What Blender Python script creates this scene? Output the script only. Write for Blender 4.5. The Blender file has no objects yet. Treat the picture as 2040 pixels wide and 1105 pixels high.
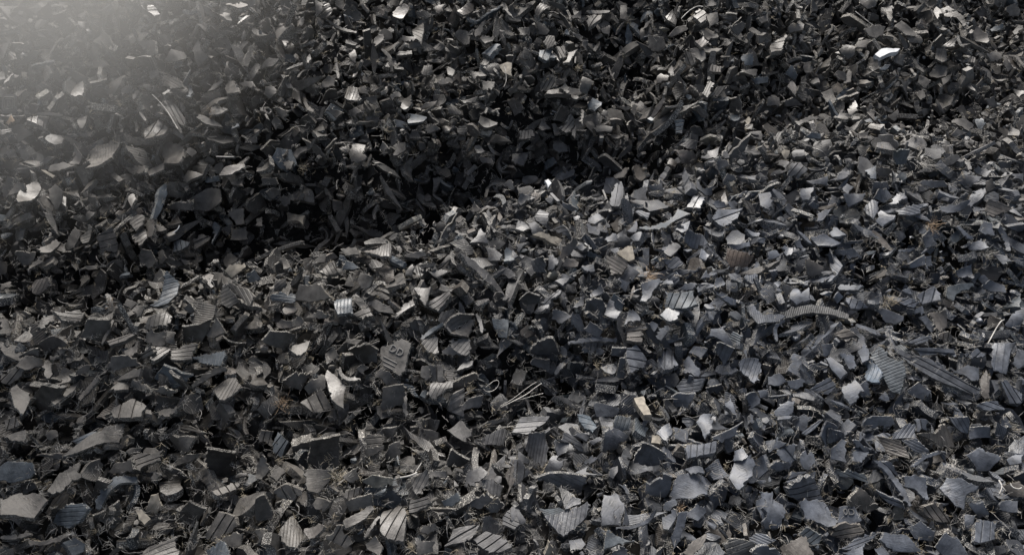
import bpy, bmesh, math, random
import numpy as np
from mathutils import Vector

R = math.radians
S = bpy.context.scene
COL = S.collection

# ---------------------------------------------------------------- camera
CAM_H, PITCH, HFOV = 1.25, 44.0, 65.0
W0, H0 = 2040.0, 1105.0
FPX = W0 / 2 / math.tan(R(HFOV / 2))
cd = bpy.data.cameras.new("camera")
cam = bpy.data.objects.new("camera", cd)
COL.objects.link(cam)
cam.location = (0, 0, CAM_H)
cam.rotation_euler = (R(90 - PITCH), 0, 0)
cd.sensor_width = 36
cd.lens = 18 / math.tan(R(HFOV / 2))
cd.clip_start, cd.clip_end = 0.01, 200
S.camera = cam

# ---------------------------------------------------------------- sky, sun, exposure
SUN_ELEV, SUN_AZ = 44.0, -6.0        # azimuth measured from +Y (away from the camera), negative = to the left
w = bpy.data.worlds.new("World")
S.world = w
w.use_nodes = True
nt = w.node_tree
sky = nt.nodes.new("ShaderNodeTexSky")
sky.sky_type = 'NISHITA'
sky.sun_disc = False
sky.sun_elevation = R(SUN_ELEV)
sky.sun_rotation = R(SUN_AZ)
sky.dust_density = 3.0
bg = nt.nodes["Background"]
bg.inputs["Strength"].default_value = 0.066
hs = nt.nodes.new("ShaderNodeHueSaturation")        # thin cloud takes most of the blue out
hs.inputs["Saturation"].default_value = 0.60
nt.links.new(sky.outputs[0], hs.inputs["Color"])
nt.links.new(hs.outputs[0], bg.inputs[0])
sd = bpy.data.lights.new("sun", 'SUN')
sd.energy = 3.5
sd.angle = R(34)
sd.color = (1.0, 0.95, 0.89)
sun = bpy.data.objects.new("sun", sd)
COL.objects.link(sun)
L = Vector((math.sin(R(SUN_AZ)) * math.cos(R(SUN_ELEV)), math.cos(R(SUN_AZ)) * math.cos(R(SUN_ELEV)), math.sin(R(SUN_ELEV))))
sun.rotation_euler = L.to_track_quat('Z', 'Y').to_euler()
sun.location = L * 8
S.view_settings.view_transform = 'Standard'
S.view_settings.look = 'None'
S.view_settings.exposure = 1.22
S.view_settings.gamma = 1
S.cycles.max_bounces = 4
S.cycles.volume_bounces = 0
S.cycles.use_denoising = True

# ---------------------------------------------------------------- pixel <-> world
cp, sp_ = math.cos(R(PITCH)), math.sin(R(PITCH))


def ray(px, py):
    """unit directions through photo pixels"""
    a = (np.asarray(px, float) - W0 / 2) / FPX
    b = (H0 / 2 - np.asarray(py, float)) / FPX
    d = np.stack([a, cp + b * sp_, -sp_ + b * cp], -1)
    return d / np.linalg.norm(d, axis=-1, keepdims=True)


def proj(P):
    P = np.asarray(P, float)
    x, y, z = P[..., 0], P[..., 1], P[..., 2] - CAM_H
    dep = y * cp - z * sp_
    up = y * sp_ + z * cp
    return W0 / 2 + FPX * x / dep, H0 / 2 - FPX * up / dep, dep


# ---------------------------------------------------------------- relief of the heap
CREST_PX = [(-700, 700), (0, 625), (300, 585), (640, 515), (820, 455), (1000, 410), (1180, 372), (1400, 322), (1700, 275), (2040, 222), (2700, 160)]
_r = ray([p[0] for p in CREST_PX], [p[1] for p in CREST_PX])
_t = (CAM_H - 0.06) / -_r[:, 2]
CX, CY = _r[:, 0] * _t, _r[:, 1] * _t
AMP = np.array([0.2, 0.3, 0.6, 1.15, 1.15, 0.75, 0.5, 0.36, 0.25, 0.2, 0.15])


def sstep(t):
    t = np.clip(t, 0, 1)
    return t * t * (3 - 2 * t)


def px2flat(px, py, z=0.0):
    r = ray(px, py)
    t = (CAM_H - z) / -r[2]
    return r[0] * t, r[1] * t


HOLES = [(1090, 735, .13, .07, .055), (1420, 760, .16, .06, .035), (560, 880, .22, .07, .045), (870, 870, .16, .07, .04),
         (330, 985, .12, .06, .03), (1190, 900, .1, .06, .03), (230, 620, .2, .06, .04), (1740, 640, .2, .05, .03),
         (1990, 560, .2, .06, .02), (1250, 185, .12, .30, .15), (1000, 1060, .2, .06, .02), (1920, 880, .12, .07, .03),
         (300, 420, .3, .12, .06), (1640, 115, .12, .2, .11), (1950, 90, .25, .14, .08), (1130, 300, .12, .08, .05)]
MOUNDS = [(800, 620, .35, .10, .03), (1500, 620, .35, .08, .03), (760, 960, .3, .08, .03), (1500, 880, .3, .1, .03),
          (150, 730, .2, .1, .03), (1480, 120, .2, .15, .05), (700, 120, .5, .2, .05), (350, 240, .35, .12, .06),
          (60, 960, .2, .1, .03), (1900, 700, .2, .08, .03), (1050, 150, .12, .2, .05)]
BUMPS = [(*px2flat(a, b), sx, sy, -h) for a, b, sx, sy, h in HOLES] + [(*px2flat(a, b), sx, sy, h) for a, b, sx, sy, h in MOUNDS]
_rs = np.random.RandomState(3)
WAVES = [(_rs.uniform(0, 6.28), _rs.uniform(5, 16), _rs.uniform(0, 6.28)) for _ in range(14)] + [(_rs.uniform(0, 6.28), _rs.uniform(28, 60), _rs.uniform(0, 6.28)) for _ in range(10)]


def relief(x, y):
    yc = np.interp(x, CX, CY) + 0.035 * np.sin(9 * x + 1) + 0.022 * np.sin(23 * x) + 0.012 * np.sin(51 * x + 2)
    am = np.interp(x, CX, AMP)
    d = y - yc
    front = -0.10 * (1 - np.exp(-(np.minimum(d, 0) / 0.55) ** 2))
    dd = np.maximum(d, 0)
    fall = -0.27 * am * sstep(dd / 0.13)
    rise = 0.36 * np.maximum(dd - 0.10, 0) + 0.20 * am * sstep((dd - 0.18) / 0.20)
    h = 0.06 + front + fall + rise
    for bx, by, sx, sy, a in BUMPS:
        h = h + a * np.exp(-((x - bx) / sx) ** 2 - ((y - by) / sy) ** 2)
    for th, k, ph in WAVES:
        h = h + 0.05 / k * np.sin(k * (x * math.cos(th) + y * math.sin(th)) + ph)
    return h


def hit(px, py, lift=0.0):
    """where the view ray meets the heap"""
    d = ray(px, py)
    t = np.full(np.shape(px), 0.5)
    done = np.zeros(np.shape(px), bool)
    for _ in range(700):
        P = np.array([0, 0, CAM_H]) + d * t[..., None]
        below = P[..., 2] < relief(P[..., 0], P[..., 1]) + lift
        done |= below
        if done.all():
            break
        t = np.where(done, t, t + 0.008)
    return np.array([0, 0, CAM_H]) + d * t[..., None]


def normal_at(x, y):
    e = 0.02
    n = np.array([-(relief(x + e, y) - relief(x - e, y)) / (2 * e), -(relief(x, y + e) - relief(x, y - e)) / (2 * e), np.ones_like(np.asarray(x, float))])
    return (n / np.linalg.norm(n, axis=0)).T


# ---------------------------------------------------------------- materials
def nodes(name):
    m = bpy.data.materials.new(name)
    m.use_nodes = True
    return m, m.node_tree, m.node_tree.nodes["Principled BSDF"]


def N(t, kind, **kw):
    n = t.nodes.new(kind)
    for k, v in kw.items():
        if k.startswith("i_"):
            n.inputs[int(k[2:])].default_value = v
        else:
            setattr(n, k, v)
    return n


def math_node(t, op, a, b=None, c=None):
    n = N(t, "ShaderNodeMath", operation=op)
    for i, v in enumerate((a, b, c)):
        if v is None:
            continue
        if isinstance(v, (int, float)):
            n.inputs[i].default_value = v
        else:
            t.links.new(v, n.inputs[i])
    return n.outputs[0]


def rubber_material():
    m, t, b = nodes("torn_rubber")
    luv = N(t, "ShaderNodeAttribute", attribute_name="luv")
    tint = N(t, "ShaderNodeAttribute", attribute_name="tint")
    pat = N(t, "ShaderNodeAttribute", attribute_name="pat")      # x: rib frequency, y: rib depth, z: torn edge
    sep = N(t, "ShaderNodeSeparateXYZ")
    t.links.new(pat.outputs["Vector"], sep.inputs[0])
    su = N(t, "ShaderNodeSeparateXYZ")
    t.links.new(luv.outputs["Vector"], su.inputs[0])
    # scuffs and dust
    n1 = N(t, "ShaderNodeTexNoise")
    n1.inputs["Scale"].default_value = 55
    n1.inputs["Detail"].default_value = 5
    n1.inputs["Roughness"].default_value = 0.65
    t.links.new(luv.outputs["Vector"], n1.inputs["Vector"])
    r1 = N(t, "ShaderNodeMapRange")
    r1.inputs[1].default_value, r1.inputs[2].default_value = 0.35, 0.75
    r1.inputs[3].default_value, r1.inputs[4].default_value = 0.6, 1.75
    t.links.new(n1.outputs[0], r1.inputs[0])
    n2 = N(t, "ShaderNodeTexNoise")
    n2.inputs["Scale"].default_value = 420
    n2.inputs["Detail"].default_value = 3
    t.links.new(luv.outputs["Vector"], n2.inputs["Vector"])
    # fine striations left by the mould and the shredder
    mp = N(t, "ShaderNodeMapping")
    mp.inputs["Scale"].default_value = (520, 60, 200)
    t.links.new(luv.outputs["Vector"], mp.inputs["Vector"])
    n4 = N(t, "ShaderNodeTexNoise")
    n4.inputs["Scale"].default_value = 1.0
    n4.inputs["Detail"].default_value = 2
    t.links.new(mp.outputs[0], n4.inputs["Vector"])
    # fine specks of cord lint on torn edges
    n3 = N(t, "ShaderNodeTexNoise")
    n3.inputs["Scale"].default_value = 520
    n3.inputs["Detail"].default_value = 2
    t.links.new(luv.outputs["Vector"], n3.inputs["Vector"])
    r3 = N(t, "ShaderNodeMapRange")
    r3.inputs[1].default_value, r3.inputs[2].default_value = 0.50, 0.62
    t.links.new(n3.outputs[0], r3.inputs[0])
    lint = math_node(t, 'MULTIPLY', r3.outputs[0], sep.outputs[2])
    lint.node.use_clamp = True
    mul = N(t, "ShaderNodeVectorMath", operation='SCALE')
    t.links.new(tint.outputs["Color"], mul.inputs[0])
    t.links.new(r1.outputs[0], mul.inputs["Scale"])
    mix = N(t, "ShaderNodeMix", data_type='RGBA')
    t.links.new(lint, mix.inputs[0])
    t.links.new(mul.outputs[0], mix.inputs[6])
    mix.inputs[7].default_value = (0.42, 0.40, 0.36, 1)
    t.links.new(mix.outputs[2], b.inputs["Base Color"])
    ro = math_node(t, 'MULTIPLY_ADD', n1.outputs[0], 0.40, math_node(t, 'MULTIPLY_ADD', tint.outputs["Alpha"], 0.26, 0.15))
    t.links.new(ro, b.inputs["Roughness"])
    b.inputs["Specular IOR Level"].default_value = 0.36
    # ribs: rounded lands with narrow grooves
    ph = math_node(t, 'FRACT', math_node(t, 'MULTIPLY', su.outputs[0], sep.outputs[0]))
    tri = math_node(t, 'ABSOLUTE', math_node(t, 'SUBTRACT', ph, 0.5))
    rr = N(t, "ShaderNodeMapRange")
    rr.interpolation_type = 'SMOOTHSTEP'
    rr.inputs[1].default_value, rr.inputs[2].default_value = 0.06, 0.26
    t.links.new(tri, rr.inputs[0])
    ribs = math_node(t, 'MULTIPLY', rr.outputs[0], sep.outputs[1])
    hgt = math_node(t, 'ADD', ribs, math_node(t, 'MULTIPLY', n2.outputs[0], 0.00035))
    hgt = math_node(t, 'ADD', hgt, math_node(t, 'MULTIPLY', n1.outputs[0], 0.0012))
    hgt = math_node(t, 'ADD', hgt, math_node(t, 'MULTIPLY', lint, 0.0012))
    hgt = math_node(t, 'ADD', hgt, math_node(t, 'MULTIPLY', n4.outputs[0], 0.0005))
    bp = N(t, "ShaderNodeBump")
    bp.inputs["Strength"].default_value = 1.0
    bp.inputs["Distance"].default_value = 1.0
    t.links.new(hgt, bp.inputs["Height"])
    bv = N(t, "ShaderNodeBevel", samples=4)
    bv.inputs["Radius"].default_value = 0.0012
    t.links.new(bv.outputs[0], bp.inputs["Normal"])
    t.links.new(bp.outputs[0], b.inputs["Normal"])
    return m


def plain(name, col, rough, metal=0.0, nscale=300, spread=0.35, spec=0.5):
    m, t, b = nodes(name)
    tc = N(t, "ShaderNodeTexCoord")
    n = N(t, "ShaderNodeTexNoise")
    n.inputs["Scale"].default_value = nscale
    n.inputs["Detail"].default_value = 4
    t.links.new(tc.outputs["Object"], n.inputs["Vector"])
    cr = N(t, "ShaderNodeValToRGB")
    cr.color_ramp.elements[0].position, cr.color_ramp.elements[1].position = 0.3, 0.72
    cr.color_ramp.elements[0].color = (*[c * (1 - spread) for c in col], 1)
    cr.color_ramp.elements[1].color = (*[min(1, c * (1 + spread)) for c in col], 1)
    t.links.new(n.outputs[0], cr.inputs[0])
    t.links.new(cr.outputs[0], b.inputs["Base Color"])
    b.inputs["Roughness"].default_value = rough
    b.inputs["Metallic"].default_value = metal
    b.inputs["Specular IOR Level"].default_value = spec
    return m


RUB = rubber_material()
SLIV = plain("torn_sliver", (0.11, 0.105, 0.10), 0.6, nscale=150, spread=0.7)
CORD = plain("cord_fibre", (0.33, 0.285, 0.21), 0.6, nscale=200)
LINT = plain("pale_lint", (0.34, 0.325, 0.30), 0.7, nscale=60, spread=0.6)
STEEL = plain("steel_wire", (0.36, 0.35, 0.33), 0.45, 0.7, 500, 0.25)
BRASS = plain("brassed_wire", (0.34, 0.25, 0.17), 0.5, 0.4, 500, 0.3)
STONE = plain("sandy_stone", (0.165, 0.148, 0.122), 0.85, nscale=90, spread=0.45)
WHITE = plain("white_plastic", (0.38, 0.39, 0.40), 0.45, nscale=60, spread=0.2)
SOIL = plain("black_fines", (0.015, 0.014, 0.013), 0.9, nscale=120, spread=0.5, spec=0.2)

# ---------------------------------------------------------------- mesh helpers
rnd = random.Random(11)
rs = np.random.RandomState(7)


def set_attrs(me, luv, tint, pat):
    n = len(me.vertices)
    a = me.attributes.new("luv", 'FLOAT_VECTOR', 'POINT')
    a.data.foreach_set("vector", np.asarray(luv, np.float32).reshape(-1))
    a = me.attributes.new("pat", 'FLOAT_VECTOR', 'POINT')
    a.data.foreach_set("vector", np.asarray(pat, np.float32).reshape(-1))
    a = me.attributes.new("tint", 'FLOAT_COLOR', 'POINT')
    a.data.foreach_set("color", np.broadcast_to(np.asarray(tint, np.float32), (n, 4)).reshape(-1))


def mesh_np(name, V, loops, starts, mat, smooth=None):
    me = bpy.data.meshes.new(name)
    me.vertices.add(len(V))
    me.vertices.foreach_set("co", np.asarray(V, np.float32).reshape(-1))
    me.loops.add(len(loops))
    me.loops.foreach_set("vertex_index", np.asarray(loops, np.int32))
    me.polygons.add(len(starts))
    me.polygons.foreach_set("loop_start", np.asarray(starts, np.int32))
    if smooth is not None:
        me.polygons.foreach_set("use_smooth", np.asarray(smooth, bool))
    me.update(calc_edges=True)
    me.validate()
    me.materials.append(mat)
    return me


def link(name, me, parent=None, loc=None):
    o = bpy.data.objects.new(name, me)
    COL.objects.link(o)
    if parent is not None:
        o.parent = parent
    if loc is not None:
        o.location = loc
    return o


# ---------------------------------------------------------------- the ground under the heap: one sheet
def build_ground():
    xs = np.concatenate([np.linspace(-60, -3.2, 8)[:-1], np.linspace(-3.2, 3.2, 161), np.linspace(3.2, 60, 8)[1:]])
    ys = np.concatenate([np.linspace(-60, 0.0, 8)[:-1], np.linspace(0.0, 4.4, 121), np.linspace(4.4, 60, 8)[1:]])
    X, Y = np.meshgrid(xs, ys)
    Z = relief(np.clip(X, -3.2, 3.2), np.clip(Y, 0, 4.4)) - 0.105
    V = np.stack([X, Y, Z], -1).reshape(-1, 3)
    nx, ny = len(xs), len(ys)
    i = (np.arange(ny - 1)[:, None] * nx + np.arange(nx - 1)[None, :]).reshape(-1)
    F = np.stack([i, i + 1, i + nx + 1, i + nx], -1)
    me = mesh_np("ground", V, F.reshape(-1), np.arange(len(F)) * 4, SOIL, np.ones(len(F)))
    o = link("ground", me)
    o["kind"] = "structure"


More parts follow.
